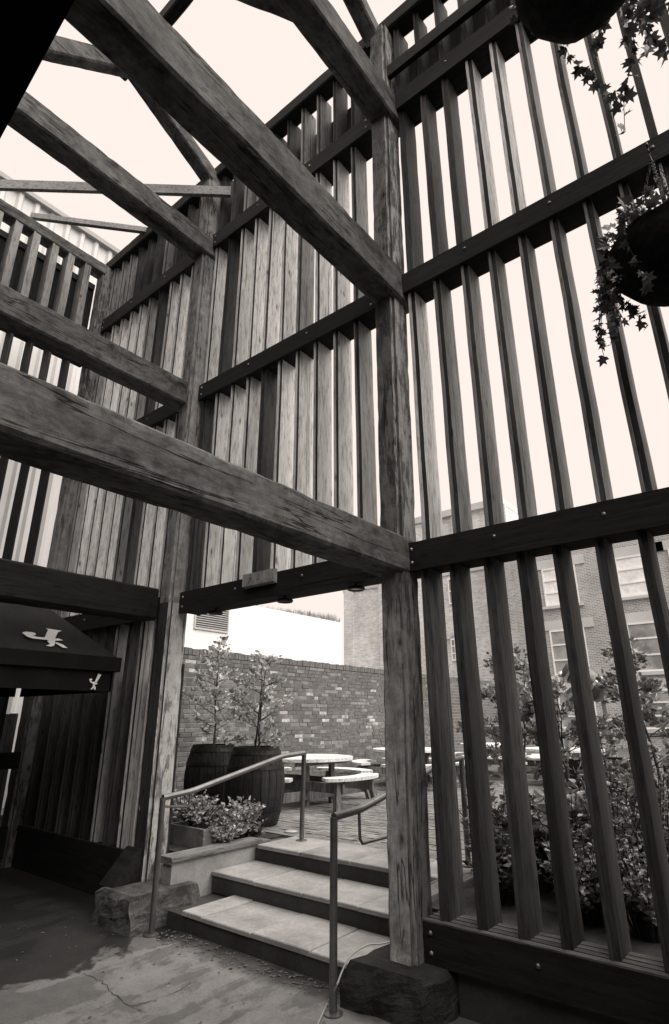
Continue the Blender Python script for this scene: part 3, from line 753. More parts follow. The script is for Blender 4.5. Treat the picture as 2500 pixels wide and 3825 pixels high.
z6 = lambda x, y: (1250+x*.80335, 1950+y*.80335)
def wx(x, y): return at(*z6(x, y), 1, YF)
zl = [wx(1030, 185).z, wx(1050, 485).z]        # window heads on two floors
for fi, zt in enumerate((8.55, 5.55, 2.75)):
    hgt = (1.85, 2.1, 1.6)[fi]
    for (xa, xb, cols) in ((-9.35, -7.75, 1), (-5.95, -4.35, 1), (-3.75, -1.95, 1), (-0.9, 0.7, 1), (1.5, 3.1, 1)):
        blind = (fi == 0)
        build('lintel', MB().box((xa-0.45, YF-0.06, zt), (xb+0.45, YF-0.001, zt+0.42)), 'lintel_stone', fr)
        window(fr, xa, xb, zt-hgt, zt-0.01, YF-0.03, cols, 3, blind)
        build('window_sill', MB().box((xa-0.15, YF-0.14, zt-hgt-0.14), (xb+0.15, YF-0.001, zt-hgt-0.01)), 'lintel_stone', fr)
dr = build('shutter_door', MB().box((-1.2, YF-0.1, G), (-1.1, YF-0.002, 2.2)), 'window_white', fr)

# unseen buildings and porch added to shade the interior, then the lean-to roof
bb = thing('back_shade_block', 'unseen dark brick block added behind the viewer to shade the interior', 'building', (-1, -5, 0))
build('wall', MB().box((-9.4, -3.2, 0), (7, -6, 7.5)), 'shade_block_brick', bb)
sb = thing('side_shade_block', 'unseen dark brick block added to the right of the viewer to block light', 'building', (6.5, -1, 0))  # added out of view, keeps light from the right off the interior
build('wall', MB().box((4.2, -3.1, 0), (9, 3.2, 4.6)), 'shade_block_brick', sb)
pr_ = thing('added_shade_roof', 'unseen low roof added at the right, beyond the frame, to block light', 'roof', (2.2, 0.5, 2.9))  # added out of view, shades the lower slats, sill and stone
build('boarding', MB().box((0.50, -3.1, 2.9), (4.19, 3.40, 3.05)), 'black_board', pr_)
lr = thing('lean_to_roof', 'black underside of a lean-to roof filling the upper left corner', 'roof', (-1.5, -1.2, 3.0))
pe = lambda x: 0.25+(x+0.915)*(-0.0728)
A, B_ = (-7.3, pe(-7.3)-0.0, 3.0), (3.0, pe(3.0), 3.0)
lm = MB().loft([[A, B_, (3.0, -3.19, 3.9), (-7.3, -3.19, 3.9)], [(p[0], p[1], p[2]+0.12) for p in (A, B_, (3.0, -3.19, 3.9), (-7.3, -3.19, 3.9))]])
build('boarding', lm, 'black_board', lr)

# ================================================================ HANDRAILS
def handrail(label, pts, base0, base1, ret):
    t = thing('handrail', label, 'handrail', base0, 'handrails of the steps')
    for b0, tp in ((base0, pts[0]), (base1, pts[-1])):
        s = build('upright', MB().tube([b0, tp], 0.0235, 14), 'galvanised', t, smooth=True)
        build('base_flange', MB().lathe([(0.055, 0), (0.055, 0.008), (0.03, 0.014)], b0, 18), 'galvanised', s, smooth=True)
    dense = []
    for k, p in enumerate(pts):
        p = Vector(p)
        if 0 < k < len(pts)-1:
            a_, b_ = Vector(pts[k-1]), Vector(pts[k+1]); r_ = 0.06
            pa, pb = p+(a_-p).normalized()*r_, p+(b_-p).normalized()*r_
            for q in range(5): s_ = q/4; dense.append(pa.lerp(p, s_).lerp(p.lerp(pb, s_), s_))
        else: dense.append(p)
    build('top_rail', MB().tube(dense, 0.024, 14), 'galvanised', t, smooth=True)
    build('return_bar', MB().tube(ret, 0.010, 8), 'galvanised', t, smooth=True)
handrail('tubular metal handrail up the left side of the steps', [(-4.375, 3.16, 0.95), (-4.36, 3.43, 0.975), (-4.33, 4.51, 1.205), (-4.31, 4.82, 1.225)],
         (-4.371, 3.164, 0.0), (-4.31, 4.80, G), [(-4.37, 3.17, 0.885), (-4.365, 3.40, 0.86), (-4.362, 3.42, 0.88), (-4.36, 3.42, 0.97)])
handrail('tubular metal handrail up the right side of the steps, partly behind the scarred post', [(-2.49, 3.07, 0.985), (-2.49, 3.35, 1.0), (-2.515, 4.55, 1.225), (-2.525, 4.87, 1.235)],
         (-2.498, 3.07, 0.0), (-2.53, 4.87, G), [(-2.49, 3.33, 0.99), (-2.49, 3.335, 0.83), (-2.49, 3.36, 0.80), (-2.505, 3.70, 0.795)])

# ================================================================ COURTYARD OBJECTS
def barrel(c, h, r, label, mat='barrel_wood'):
    t = thing('barrel', label, 'barrel', c, 'barrel planters')
    prof = lambda z: r*(0.69+0.31*math.sin(math.pi*(0.08+0.84*z)))
    n = 22
    for k in range(n):
        m = MB(); a0, a1 = 2*math.pi*k/n+0.008, 2*math.pi*(k+1)/n-0.008; am_ = (a0+a1)/2
        rings = []
        for q in range(9):
            z = q/8; R0 = prof(z)
            rings.append([(c[0]+R0*math.cos(a), c[1]+R0*math.sin(a), c[2]+z*h) for a in (a0, am_, a1)]+[(c[0]+(R0-0.03)*math.cos(a), c[1]+(R0-0.03)*math.sin(a), c[2]+z*h) for a in (a1, a0)])
        m.loft(rings); build('stave', m, mat, t)
    for z in (0.05, 0.22, 0.74, 0.93):
        rs = [prof(z-0.025)+0.006, prof(z+0.025)+0.006]
        m = MB(); m.lathe([(rs[0]-0.012, c[2]+(z-0.025)*h), (rs[0], c[2]+(z-0.025)*h), (rs[1], c[2]+(z+0.025)*h), (rs[1]-0.012, c[2]+(z+0.025)*h)], (c[0], c[1], 0), 32, cap=False)
        build('hoop', m, 'hoop_metal', t)
    build('soil', MB().lathe([(prof(0.9)-0.04, c[2]+0.86*h), (prof(0.9)-0.035, c[2]+0.9*h)], (c[0], c[1], 0), 24), 'soil', t)
    return t
BA, BB = Vector((-6.30, 5.27, G)), Vector((-5.37, 5.15, G))
barrel(BA, 0.83, 0.35, 'dark wooden barrel planter nearest the left post')
barrel(BB, 0.83, 0.35, 'dark wooden barrel planter next to the picnic table')

LEAFS = {'diamond': [(0, 0), (0.3, 0.32), (0.15, 0.7), (0, 1), (-0.15, 0.7), (-0.3, 0.32)],
         'holly': [(0, 0), (0.25, 0.18), (0.2, 0.35), (0.36, 0.5), (0.2, 0.65), (0.2, 0.85), (0, 1), (-0.2, 0.85), (-0.2, 0.65), (-0.36, 0.5), (-0.2, 0.35), (-0.25, 0.18)],
         'ivy': [(0, 0), (0.22, -0.06), (0.5, 0.12), (0.27, 0.3), (0.52, 0.62), (0.2, 0.58), (0, 1.0), (-0.2, 0.58), (-0.52, 0.62), (-0.27, 0.3), (-0.5, 0.12), (-0.22, -0.06)]}
def leaf(m, p, d, size, kind, rr, curl=0.25):
    d = Vector(d).normalized(); s_ = d.cross(Vector((rr.uniform(-1, 1), rr.uniform(-1, 1), rr.uniform(-1, 1)))).normalized(); nrm = s_.cross(d)
    pts = [Vector(p)+d*(v_*size)+s_*(u_*size)+nrm*(size*curl*(abs(u_)*0.9-v_*v_*0.35)) for u_, v_ in LEAFS[kind]]
    n = len(pts); mid = Vector(p)+d*(size*0.45)
    o = len(m.v); m.v += pts+[mid]
    for i in range(n): m.f.append([o+i, o+(i+1) % n, o+n])
def shrub(base, height, spread, nleaf, lsize, label, mat, seed, kind='holly', trunk=0.0, bare=0.0, name='shrub', group=None, stems=1, conical=True, cat='shrub', parent_loc=None):
    rr = random.Random(seed); base = Vector(base)
    t = thing(name, label, cat, base, group)
    tr_ = MB(); cr_ = MB(); tips = []
    for s_ in range(stems):
        lean = Vector((rr.uniform(-1, 1), rr.uniform(-1, 1), 0))*(0.12 if stems == 1 else 0.45)*spread
        pts = [base+lean*(q/8)**1.2+Vector((rr.uniform(-.02, .02), rr.uniform(-.02, .02), height*q/8)) for q in range(9)]
        tr_.tube(pts, [0.016*(1-0.8*q/8)*(0.6+height*0.3) for q in range(9)], 6)
        nb = int(17*height/stems)+4
        for b_ in range(nb):
            f_ = bare+(1-bare)*(b_+0.5)/nb; q = min(int(f_*8), 7); p0 = pts[q].lerp(pts[q+1], f_*8-q)
            a = b_*2.4+rr.uniform(-.4, .4)
            L = spread*((1-f_)**0.7*0.9+0.12 if conical else (math.sin(math.pi*min(1, f_*0.9+0.1))*0.8+0.2))*rr.uniform(0.55, 1.15)
            tip = p0+Vector((math.cos(a)*L, math.sin(a)*L, L*rr.uniform(0.1, 0.75)))
            tr_.tube([p0, p0.lerp(tip, 0.5)+Vector((0, 0, -0.02)), tip], [0.006, 0.004, 0.002], 4); tips.append((p0, tip, L))
    tot = sum(x[2] for x in tips)
    for p0, tip, L in tips:
        for q in range(int(nleaf*L/tot)+2):
            u = min(1.08, abs(rr.gauss(0.85, 0.25))); p = p0.lerp(tip, u)+Vector((rr.gauss(0, 1), rr.gauss(0, 1), rr.gauss(0, 1)))*0.035*spread*2
            dd = (tip-p0).normalized()+Vector((rr.uniform(-1, 1), rr.uniform(-1, 1), rr.uniform(-.6, .9)))
            leaf(cr_, p, dd, lsize*rr.uniform(0.6, 1.25), kind, rr)
    build('trunk', tr_, 'bark', t, smooth=True); build('crown', cr_, mat, t)
    return t
zt1 = at(807, 2400, 1, BA.y).z; zt2 = at(950, 2459, 1, BB.y).z
shrub((BA.x, BA.y, G+0.72), zt1-G-0.72, 0.46, 1100, 0.055, 'slender variegated holly growing in the left barrel', 'leaf_silver', 21, trunk=.2, bare=0.08)
shrub((BB.x, BB.y, G+0.72), zt2-G-0.72, 0.46, 1100, 0.055, 'slender variegated holly growing in the barrel by the picnic table', 'leaf_silver', 22, stems=2, bare=0.1)

# planter box and bedding beside the steps
pb = thing('planter_box', 'small wooden planter box on the coping left of the steps', 'planter', (-5.05, 4.05, G))
for a, b in (((-5.35, 3.955, G-0.01), (-4.781, 3.98, G+0.155)), ((-5.35, 4.28, G-0.01), (-4.781, 4.305, G+0.155)), ((-5.35, 3.981, G-0.01), (-5.325, 4.279, G+0.155)), ((-4.806, 3.981, G-0.01), (-4.781, 4.279, G+0.155))):
    build('side_board', MB().box(a, b), 'planter_box', pb)
build('corner_post', MB().box((-4.83, 3.93, G-0.01), (-4.765, 3.9545, G+0.16)), 'coping_wood', pb)
build('soil', MB().box((-5.325, 3.98, G), (-4.806, 4.28, G+0.11)), 'soil', pb)
def clump(base, rad_, h, n, lsize, label, mat, seed, kind='diamond', cat='plant', name='bedding_plant', group=None):
    rr = random.Random(seed); base = Vector(base); t = thing(name, label, cat, base, group)
    m = MB(); sm = MB()
    for k in range(int(n/14)+1):
        a = rr.uniform(0, 6.28); q = rad_*math.sqrt(rr.random()); hh = h*rr.uniform(0.5, 1.05)*(1-0.35*q/rad_)
        top = base+Vector((math.cos(a)*q, math.sin(a)*q, hh)); mid_ = base.lerp(top, 0.5)+Vector((0, 0, hh*0.1))
        sm.tube([base+Vector((math.cos(a)*q*0.3, math.sin(a)*q*0.3, 0)), mid_, top], [0.006, 0.005, 0.003], 4)
        for j in range(14):
            a2 = j*2.4; u = rr.uniform(0.45, 1.02); p = base.lerp(top, u)
            leaf(m, p, (math.cos(a2), math.sin(a2), rr.uniform(-0.2, 0.7)), lsize*rr.uniform(0.6, 1.2)*(1.25-0.5*u), kind, rr, 0.35)
    build('stems', sm, 'bark', t); build('foliage', m, mat, t)
    return t
clump((-5.08, 4.15, G+0.1), 0.32, 0.38, 900, 0.06, 'pale bushy plant filling the small planter box', 'leaf_pale', 31)
clump((-4.86, 4.48, G-0.02), 0.3, 0.46, 600, 0.08, 'tall pale-leaved plant in front of the barrel by the steps', 'leaf_pale', 32)
clump((-4.74, 4.18, G-0.02), 0.18, 0.3, 420, 0.055, 'low pale plant at the corner of the planter box', 'leaf_pale', 33)
clump((-4.78, 4.60, G-0.02), 0.14, 0.17, 120, 0.07, 'small dark leafy plant at the end of the coping', 'leaf_dark', 34)
clump((-5.75, 4.45, G-0.02), 0.35, 0.5, 600, 0.06, 'pale bedding plant half hidden behind the left post', 'leaf_pale', 35)
o = build('drain_cover', MB().lathe([(0.07, 0), (0.07, 0.006), (0.055, 0.01)], at(1087, 3107, 2, G+0.002), 20), 'drain_metal', None, at(1087, 3107, 2, G)); tag(o, 'small round metal drain cover in the brick paving', 'drain cover')

def picnic(c, rot, label, r=0.70, h=0.62):
    t = thing('picnic_table', label, 'picnic table', c, 'round picnic tables in the yard'); c = Vector(c)
    def W(x, y, z): a = math.cos(rot)*x-math.sin(rot)*y; b = math.sin(rot)*x+math.cos(rot)*y; return c+Vector((a, b, z))
    nb = 9; bwid = 2*r/nb
    for k in range(nb):                          # plank top cut to a circle
        y0, y1 = -r+k*bwid+0.003, -r+(k+1)*bwid-0.003; L0 = []; 
        ys = [y0+(y1-y0)*q/3 for q in range(4)]
        xr = [math.sqrt(max(0.0004, r*r-y*y)) for y in ys]
        poly = [(x, y) for x, y in zip(xr, ys)]+[(-x, y) for x, y in reversed(list(zip(xr, ys)))]
        build('plank', MB().loft([[W(x, y, z) for x, y in poly] for z in (h-0.04, h)]), 'bleached_table', t)
    for sx, sy in ((1, 1), (1, -1), (-1, 1), (-1, -1)):
        build('leg', MB().bar(W(sx*0.27, sy*0.27, 0), W(sx*0.27, sy*0.27, h-0.041), 0.075, 0.06, up=(0.3, 1, 0)), 'table_frame', t)
    for s_ in (1, -1):
        build('cross_beam', MB().bar(W(-1.0, s_*0.32, 0.27), W(1.0, s_*0.32, 0.27), 0.045, 0.12), 'table_frame', t)
        build('cross_beam', MB().bar(W(s_*0.32, -1.0, 0.151), W(s_*0.32, 1.0, 0.151), 0.045, 0.115), 'table_frame', t)
        build('batten', MB().bar(W(s_*0.33, -0.55, h-0.07), W(s_*0.33, 0.55, h-0.07), 0.04, 0.055), 'table_frame', t)
    for k in range(4):                           # curved bench seats on splayed legs
        a0 = k*math.pi/2; rings = []; r0, r1 = 0.82, 1.10
        for q in range(13):
            a = a0+(q/12-0.5)*1.12; e = 0.045*(abs(q/12-0.5)*2)**6
            rings.append([W((r0+e)*math.cos(a), (r0+e)*math.sin(a), 0.365), W((r1-e)*math.cos(a), (r1-e)*math.sin(a), 0.365), W((r1-e)*math.cos(a), (r1-e)*math.sin(a), 0.405), W((r0+e)*math.cos(a), (r0+e)*math.sin(a), 0.405)])
        be = build('bench', MB().loft(rings), 'bleached_table', t)
        for s_ in (-1, 1):
            a = a0+s_*0.36; a2 = a0+s_*0.42
            build('bench_leg', MB().bar(W(1.06*math.cos(a2), 1.06*math.sin(a2), 0), W(0.97*math.cos(a), 0.97*math.sin(a), 0.364), 0.07, 0.07, up=(0.2, 1, 0.1)), 'table_frame', be)
    return t
picnic((-6.10, 6.86, G), -0.03, 'round bleached picnic table with curved benches beside the barrels')
picnic((-6.15, 9.85, G), 0.6, 'round picnic table further back along the brick wall')
picnic((-5.9, 12.9, G), 0.2, 'round picnic table farthest back along the brick wall')
picnic((-3.9, 11.6, G), 0.5, 'round picnic table seen between the slats, in front of the planters')

# troughs, shrubs and climbers behind the near slatted wall
def trough(x0, x1, y0, y1, z1, label):
    t = thing('planter_trough', label, 'planter', ((x0+x1)/2, (y0+y1)/2, G), 'dark planter troughs')
    for a, b in (((x0, y0, G-0.02), (x1, y0+0.05, z1)), ((x0, y1-0.05, G-0.02), (x1, y1, z1)), ((x0, y0+0.051, G-0.02), (x0+0.05, y1-0.051, z1)), ((x1-0.05, y0+0.051, G-0.02), (x1, y1-0.051, z1))):
        build('side', MB().box(a, b), 'planter_dark', t)
    build('soil', MB().box((x0+0.05, y0+0.05, G), (x1-0.05, y1-0.05, z1-0.06)), 'soil', t)
trough(-2.55, -1.75, 7.6, 8.3, 1.10, 'dark planter trough in the yard, left of two seen between slats')
trough(-1.50, -0.2, 7.6, 8.3, 1.10, 'dark planter trough in the yard, right of two seen between slats')
def sh(px, py, y, **k):
    p = at(px, py, 1, y); return p
p = at(1925, 2700, 1, 7.2); shrub((p.x, 7.2, G), at(1925, 2440, 1, 7.2).z-G, 0.5, 1900, 0.075, 'leafy glossy shrub beyond the slats, left of the tilted drum', 'leaf_mid', 41, stems=3, conical=False, bare=0.25)
p = at(2100, 2700, 1, 7.0); shrub((p.x, 7.0, G), at(2100, 2560, 1, 7.0).z-G, 0.42, 1500, 0.075, 'glossy shrub beyond the slats, just below the tilted drum', 'leaf_mid', 42, stems=3, conical=False, bare=0.3)
p = at(2440, 2700, 1, 6.0); shrub((p.x, 6.0, G), at(2452, 2380, 1, 6.0).z-G, 0.5, 2200, 0.06, 'tall twiggy shrub beyond the slats at the right edge', 'leaf_mid', 43, stems=2, conical=True, bare=0.15)
p = at(2270, 2900, 1, 5.2); shrub((p.x, 5.2, G), at(2275, 2690, 1, 5.2).z-G, 0.25, 500, 0.05, 'thin upright young tree beyond the slats', 'leaf_mid', 44, bare=0.2)
for k, (px, py, y, h, s_, mt, ls, lab) in enumerate((
    (1850, 3050, 4.7, 0.75, 0.34, 'leaf_mid', 0.075, 'broad-leaved bush behind the second gap of the near slats'),
    (1990, 3100, 4.6, 0.6, 0.3, 'leaf_dark', 0.09, 'dark broad-leaved bush behind the third gap of the near slats'),
    (2120, 3050, 4.6, 0.75, 0.34, 'leaf_mid', 0.12, 'large-leaved bush behind the fourth gap of the near slats'),
    (2290, 3100, 4.5, 0.75, 0.36, 'leaf_mid', 0.05, 'fine-leaved climber behind the fifth gap of the near slats'),
    (2440, 3100, 4.6, 0.8, 0.36, 'leaf_mid', 0.05, 'fine-leaved climber behind the rightmost gap of the near slats'),
    (2200, 3300, 4.1, 0.45, 0.3, 'leaf_mid', 0.045, 'low fine-leaved plant at the foot of the near slats'),
    (1880, 3300, 4.15, 0.35, 0.25, 'leaf_dark', 0.07, 'low dark plant at the foot of the near slats'),
    (2420, 3400, 4.05, 0.45, 0.3, 'leaf_mid', 0.045, 'low fine-leaved plant near the right edge at the foot of the slats'))):
    p = at(px, py, 1, y)
    clump((p.x, y, G-0.02), s_, h+0.15, int(1300 if ls < 0.06 else 700), ls, lab, mt, 60+k, 'holly' if ls < 0.06 else 'diamond', name='bush')

# tilted drum sculpture
sp_ = at(2190, 2560, 1, 9.2)
stt = thing('metal_sculpture', 'tilted banded metal drum on bent metal legs above the shrubs', 'sculpture', (sp_.x, 9.2, G))
def S(px, py, y=9.2): return at(px, py, 1, y)
build('plinth', MB().box((sp_.x-0.45, 8.9, G-0.02), (sp_.x+0.45, 9.55, G+0.55)), 'planter_dark', stt)
ax0, ax1 = S(2120, 2490), S(2255, 2590)
dv = (ax1-ax0)
bd = build('drum', MB().tube([ax0, ax0+dv*0.15, ax0+dv*0.5, ax0+dv*0.85, ax1], [0.13, 0.17, 0.2, 0.19, 0.17], 20), 'statue_dark', stt, smooth=True)
for q in (0.2, 0.8): build('band', MB().tube([ax0+dv*(q-0.03), ax0+dv*(q+0.03)], [0.2, 0.2], 20), 'statue_metal', bd)
build('strut', MB().bar(S(2070, 2560), S(2175, 2490), 0.06, 0.05), 'statue_metal', stt)
build('ball', MB().tube([S(2085, 2525), S(2092, 2525), S(2100, 2525), S(2108, 2526), S(2115, 2527)], [0.02, 0.065, 0.075, 0.06, 0.02], 14), 'statue_metal', stt, smooth=True)
kn = S(2110, 2590)
build('leg', MB().loft([[S(2105, 2590), S(2160, 2545), S(2160, 2640)], [S(2105, 2590, 9.25), S(2160, 2545, 9.25), S(2160, 2640, 9.25)]]), 'statue_metal', stt)
build('leg', MB().bar(S(2110, 2590), S(2175, 2670), 0.05, 0.05), 'statue_metal', stt)
build('leg', MB().bar(S(2175, 2660), S(2120, 2730), 0.05, 0.06), 'statue_metal', stt)
build('leg', MB().bar(S(2250, 2600), S(2300, 2830), 0.05, 0.06), 'statue_metal', stt)
build('leg', MB().bar(S(2120, 2730), S(2120, 2850), 0.05, 0.06), 'statue_metal', stt)

# ================================================================ PARASOL
pa = thing('parasol', 'black square parasol with pale running J logos in the dark left corner', 'parasol', (-6.24, 2.1, 0))
CX, CY, HS, ZE, ZA = -6.24, 2.1, 1.0, 2.125, 3.06
c4 = [(CX+HS, CY-HS, ZE), (CX+HS, CY+HS, ZE), (CX-HS, CY+HS, ZE), (CX-HS, CY-HS, ZE)]
m = MB()
sub = []
for i in range(4):
    a, b = Vector(c4[i]), Vector(c4[(i+1) % 4]); top = Vector((CX, CY, ZA)); n = 8; o = len(m.v)
    for r_ in range(n+1):
        for q in range(n+1):
            p = a.lerp(b, q/n).lerp(top, r_/n*0.99); p.z -= 0.03*math.sin(math.pi*q/n)*(1-r_/n)*math.sin(math.pi*min(1, r_/n+0.02)); m.v.append(p)
    for r_ in range(n):
        for q in range(n): m.f.append([o+r_*(n+1)+q, o+r_*(n+1)+q+1, o+(r_+1)*(n+1)+q+1, o+(r_+1)*(n+1)+q])
build('canopy', m, 'grey_canvas', pa)
for i in range(4):
    a, b = Vector(c4[i]), Vector(c4[(i+1) % 4]); nrm = (b-a).cross(Vector((0, 0, 1))).normalized(); t_ = (b-a).normalized()
    build('edge_band', MB().bar(a+nrm*0.035+Vector((0, 0, -0.07))-t_*0.01, b+nrm*0.035+Vector((0, 0, -0.07))+t_*0.02, 0.03, 0.13), 'black_canvas', pa)
    n = 16; vm = MB(); wv = []
    for q in range(n+1):
        p = a.lerp(b, 0.02+0.96*q/n); wv.append((p, 0.006*math.sin(q*1.9)))
    for (p, s_), (p2, s2) in zip(wv, wv[1:]):
        vm.loft([[p+nrm*(s_*0.3), p+nrm*(s_*0.3+0.004), p+nrm*(s_+0.004)+Vector((0, 0, -0.32)), p+nrm*s_+Vector((0, 0, -0.32))], [p2+nrm*(s2*0.3), p2+nrm*(s2*0.3+0.004), p2+nrm*(s2+0.004)+Vector((0, 0, -0.32)), p2+nrm*s2+Vector((0, 0, -0.32))]])
    build('valance', vm, 'black_canvas', pa)
    build('rib', MB().tube([(CX, CY, ZA-0.06), a+Vector((0, 0, -0.03))], 0.014, 6), 'black_metal', pa)
build('pole', MB().tube([(CX, CY, 0.05), (CX, CY, ZA-0.02)], 0.03, 12), 'black_metal', pa, smooth=True)
build('base', MB().lathe([(0.3, 0.0), (0.3, 0.05), (0.06, 0.09), (0.05, 0.2)], (CX, CY, 0), 20), 'black_metal', pa)
ca = lambda x, y: (x*0.3856, 2050+y*0.3856)
def logo(polys, p, nrm, off):
    m = MB(); nrm = Vector(nrm).normalized()
    for poly in polys:
        P = [onplane(*ca(*q), p, nrm)+nrm*off for q in poly]
        n = len(P); o = len(m.v); m.v += P+[q+nrm*0.003 for q in P]
        m.f.append(list(range(o+n, o+2*n))); m.f.append(list(range(o, o+n))[::-1])
        for i in range(n): j = (i+1) % n; m.f.append([o+i, o+j, o+n+j, o+n+i])
    build('logo', m, 'logo_white', pa)
logo([[(208,825),(240,815),(300,820),(338,830),(338,848),(305,852)], [(208,825),(305,852),(340,864),(420,872),(430,892),(370,886),(310,880),(255,862)], [(440,783),(590,806),(558,816),(522,892),(415,892),(460,796)], [(440,890),(560,880),(602,898),(545,902),(470,905)], [(450,905),(530,905),(520,948),(490,958),(442,950),(480,936)], [(525,922),(545,918),(605,942),(648,973),(600,968)]],
     c4[1], (0.68, 0, 0.73), 0.012)
logo([[(950,1210),(978,1222),(935,1292),(915,1290)], [(915,1288),(936,1292),(905,1306),(880,1300),(866,1284),(862,1268),(868,1258),(885,1257),(893,1270),(880,1276),(890,1290)], [(890,1306),(938,1298),(940,1310),(910,1318)], [(898,1316),(914,1320),(905,1345),(885,1364),(874,1360),(895,1338)], [(900,1330),(914,1324),(924,1342),(921,1367),(907,1364),(906,1345)]],
     (CX+HS+0.012, 0, 0), (1, 0, 0), 0.004)

# ================================================================ SMALL THINGS
es = thing('exit_sign', 'weathered exit sign box with running figure and arrow on the door lintel', 'sign', (-3.63, 3.40, 2.67))
build('box', MB().loft([[(-3.82, 3.449, 2.665), (-3.43, 3.449, 2.665), (-3.43, 3.449, 2.79), (-3.82, 3.449, 2.79)], [(-3.82, 3.40, 2.675), (-3.43, 3.40, 2.675), (-3.43, 3.40, 2.785), (-3.82, 3.40, 2.785)]][::-1]), 'plastic_sign', es)
for a, b, c, d in ((-3.77, -3.66, 2.69, 2.775), (-3.655, -3.575, 2.69, 2.775), (-3.565, -3.445, 2.69, 2.775)):
    build('panel', MB().box((a, 3.3985, c), (b, 3.3998, d)), 'plastic_sign', es)
fig = MB()
fig.bar((-3.715, 3.3975, 2.75), (-3.71, 3.3975, 2.725), 0.002, 0.014, up=(1, 0, 0)).bar((-3.71, 3.3975, 2.727), (-3.735, 3.3975, 2.697), 0.002, 0.008, up=(1, 0, 0)).bar((-3.709, 3.3975, 2.727), (-3.69, 3.3975, 2.70), 0.002, 0.008, up=(1, 0, 0)).bar((-3.713, 3.3975, 2.745), (-3.738, 3.3975, 2.735), 0.002, 0.006, up=(1, 0, 0)).bar((-3.713, 3.3975, 2.747), (-3.688, 3.3975, 2.738), 0.002, 0.006, up=(1, 0, 0)).bar((-3.722, 3.3975, 2.766), (-3.708, 3.3975, 2.762), 0.002, 0.012, up=(0, 0, 1))
build('running_figure', fig, 'sign_dark', es)
ar = MB().bar((-3.615, 3.3975, 2.77), (-3.615, 3.3975, 2.72), 0.002, 0.012, up=(1, 0, 0)).loft([[(-3.64, y, 2.722), (-3.59, y, 2.722), (-3.615, y, 2.695)] for y in (3.3965, 3.3985)])
build('arrow', ar, 'sign_dark', es)
for (x, lab) in ((-4.36, 'small round lamp under the lintel, beside the left post'), (-3.435, 'small round lamp under the lintel, near the exit sign'), (-2.66, 'small ring lamp under the lintel, beside the scarred post')):
    t = thing('ceiling_lamp', lab, 'lamp', (x, 3.56, 2.5))
    build('stem', MB().tube([(x, 3.56, 2.566), (x, 3.56, 2.53)], 0.012, 8), 'black_metal', t)
    n = 20; rings = []
    for q in range(n): a = 2*math.pi*q/n; rings.append([(x+(0.06+0.014*math.cos(k*math.pi/3))*math.cos(a), 3.56+(0.06+0.014*math.cos(k*math.pi/3))*math.sin(a), 2.525+0.014*math.sin(k*math.pi/3)) for k in range(6)])
    rings.append(rings[0]); build('ring', MB().loft(rings, cap=False), 'black_metal', t, smooth=True)
    build('lens', MB().lathe([(0.05, 0), (0.05, 0.006)], (x, 3.56, 2.522), 16), 'window_white' if x > -3 else 'black_metal', t)
cb0 = [at(1418, 3527, 2, 0.235), at(1385, 3528, 2, 0.236), at(1345, 3545, 2, 0.24), at(1308, 3575, 1, 3.2), at(1280, 3625, 1, 3.13)]
cb0 += [at(1255, 3690, 1, 3.05), at(1225, 3745, 2, 0.012), at(1200, 3800, 2, 0.008), at(1182, 3840, 2, 0.008), at(1150, 3920, 2, 0.008), at(1100, 4100, 2, 0.008)]
cb0 = [Vector((-2.42, 3.62, 0.232))]+cb0
dn = []
for k in range(len(cb0)-1):
    p0, p1, p2, p3 = cb0[max(k-1, 0)], cb0[k], cb0[k+1], cb0[min(k+2, len(cb0)-1)]
    for q in range(5):
        t_ = q/5; dn.append(0.5*((2*p1)+(p2-p0)*t_+(2*p0-5*p1+4*p2-p3)*t_*t_+(3*p1-p0-3*p2+p3)*t_**3))
o = build('cable', MB().tube(dn, 0.005, 8), 'white_cable', None, (-2.45, 3.1, 0), smooth=True); tag(o, 'pale cable looping from the steps over the stone block to the floor', 'cable')

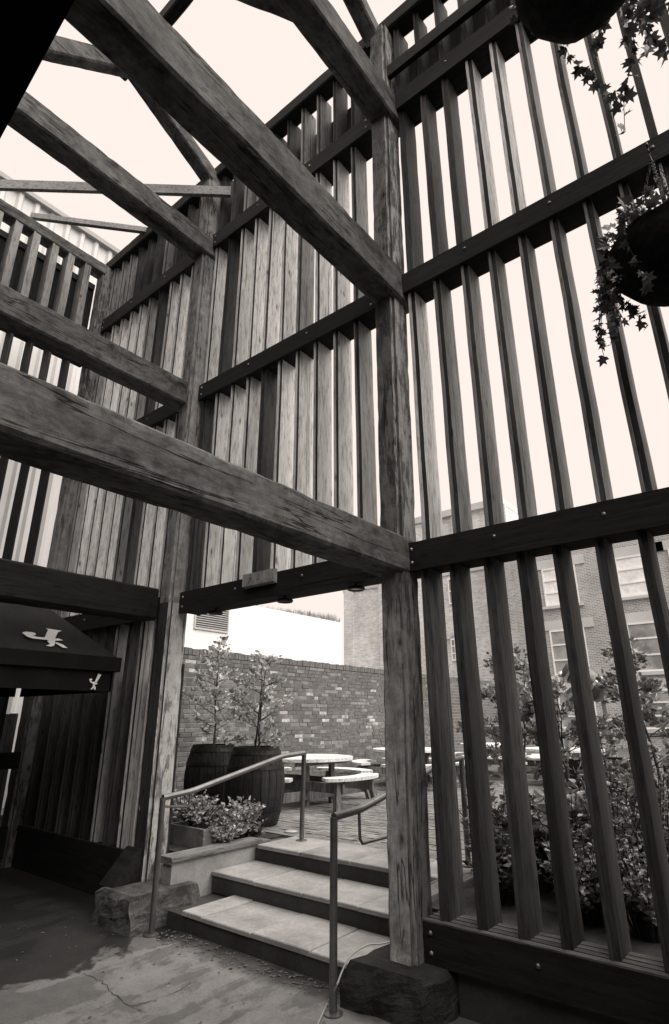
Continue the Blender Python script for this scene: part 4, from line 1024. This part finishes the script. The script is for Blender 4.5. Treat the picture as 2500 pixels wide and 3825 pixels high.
# hanging baskets
def basket(c, r, label, seed, sides, nleaf, zb, a_mid, a_w, Lmax, lf=1.0):
    c = Vector(c); t = thing('hanging_basket', label, 'hanging basket', (c.x, c.y, c.z-r), 'hanging baskets of ivy'); rr = random.Random(seed)
    prof = [(0.02, -r*0.98)]+[(r*math.sin(a), -r*math.cos(a)*0.98) for a in [0.2+q*0.172 for q in range(9)]]+[(r*0.93, 0.01), (0.02, -0.03)]
    m = MB().lathe(prof, c, 26)
    for q in m.v:
        d = noise.noise_vector(q*14)*0.015; q += d
    build('bowl', m, 'coco_liner', t, smooth=True)
    top = c+Vector((0, 0, 0.62))
    for k in range(3):
        a = 2*math.pi*k/3+0.6; ch = MB(); p0 = c+Vector((math.cos(a)*r*0.95, math.sin(a)*r*0.95, 0)); L = (top-p0).length; n = int(L/0.028)
        for q in range(n):
            p = p0.lerp(top, (q+0.5)/n); d = (top-p0).normalized(); s_ = d.cross(Vector((0.3, 1, 0)) if q % 2 else Vector((1, -0.3, 0))).normalized()
            pts = [p+d*(0.017*math.cos(x))+s_*(0.008*math.sin(x)) for x in [2*math.pi*y_/8 for y_ in range(9)]]
            ch.tube(pts, 0.0025, 4)
        build('chain', ch, 'black_metal', t)
    bk = MB().tube([top, top+Vector((0, 0.0, 0.06)), Vector((c.x, (c.y+3.45)/2, top.z+0.10)), Vector((c.x, 3.449, top.z+0.02))], 0.009, 6)
    sp2 = [Vector((c.x, c.y+0.02-0.05*math.cos(q*0.7)*(1-q/14), top.z+0.1+0.05*math.sin(q*0.7)*(1-q/14))) for q in range(12)]
    bk.tube(sp2, 0.007, 6); bk.tube([Vector((c.x, 3.445, top.z-0.25)), Vector((c.x, 3.445, top.z+0.15))], 0.01, 6)
    build('bracket', bk, 'black_metal', t)
    iv = MB(); stm = MB()
    for k in range(sides):                                  # trailing ivy stems
        a = a_mid+rr.gauss(0, a_w); L = rr.uniform(0.12, Lmax)
        p = c+Vector((math.cos(a)*r, math.sin(a)*r, 0.02)); pts = [c+Vector((math.cos(a)*r*0.6, math.sin(a)*r*0.6, 0.0)), p+Vector((0, 0, 0.05))]
        q = p.copy(); out_ = Vector((math.cos(a), math.sin(a), 0)); drift = Vector((rr.uniform(-1, 1), rr.uniform(-1, 1), 0))*0.02
        ns = int(L/0.045)+2
        for j in range(ns):
            q = q+out_*(0.03*max(0, 1-j/3))+drift+Vector((rr.uniform(-.012, .012), rr.uniform(-.012, .012), -0.045)); pts.append(q.copy())
            leaf(iv, q, (rr.uniform(-1, 1), rr.uniform(-1, 1), rr.uniform(-1, -0.1)), lf*rr.uniform(0.035, 0.07), 'ivy', rr, 0.3)
            if rr.random() < 0.5: leaf(iv, q, (rr.uniform(-1, 1), rr.uniform(-1, 1), rr.uniform(-.8, .3)), lf*rr.uniform(0.035, 0.07), 'ivy', rr, 0.3)
        stm.tube(pts, 0.0022, 4)
    for k in range(nleaf):
        a = rr.uniform(0, 6.28); q = r*math.sqrt(rr.random())*1.08
        leaf(iv, c+Vector((math.cos(a)*q, math.sin(a)*q, rr.uniform(-0.03, zb)*(1.15-q/r*0.6))), (math.cos(a), math.sin(a), rr.uniform(-.5, 1)), rr.uniform(0.03, 0.065), 'ivy', rr, 0.3)
    build('stems', stm, 'bark', t); build('ivy', iv, 'leaf_dark', t)
basket((-0.08, 3.06, 4.0), 0.33, 'ivy-filled hanging basket at the right edge, on the middle rail', 71, 12, 520, 0.28, rad(205), 0.45, 0.5)
basket((-0.19, 2.62, 5.93), 0.37, 'dark hanging basket seen from below at the top right, ivy trailing from it', 77, 30, 200, 0.2, rad(8), 0.6, 0.85, 1.35)

for ob in list(bpy.data.objects):
    if '_o' in ob: del ob['_o']
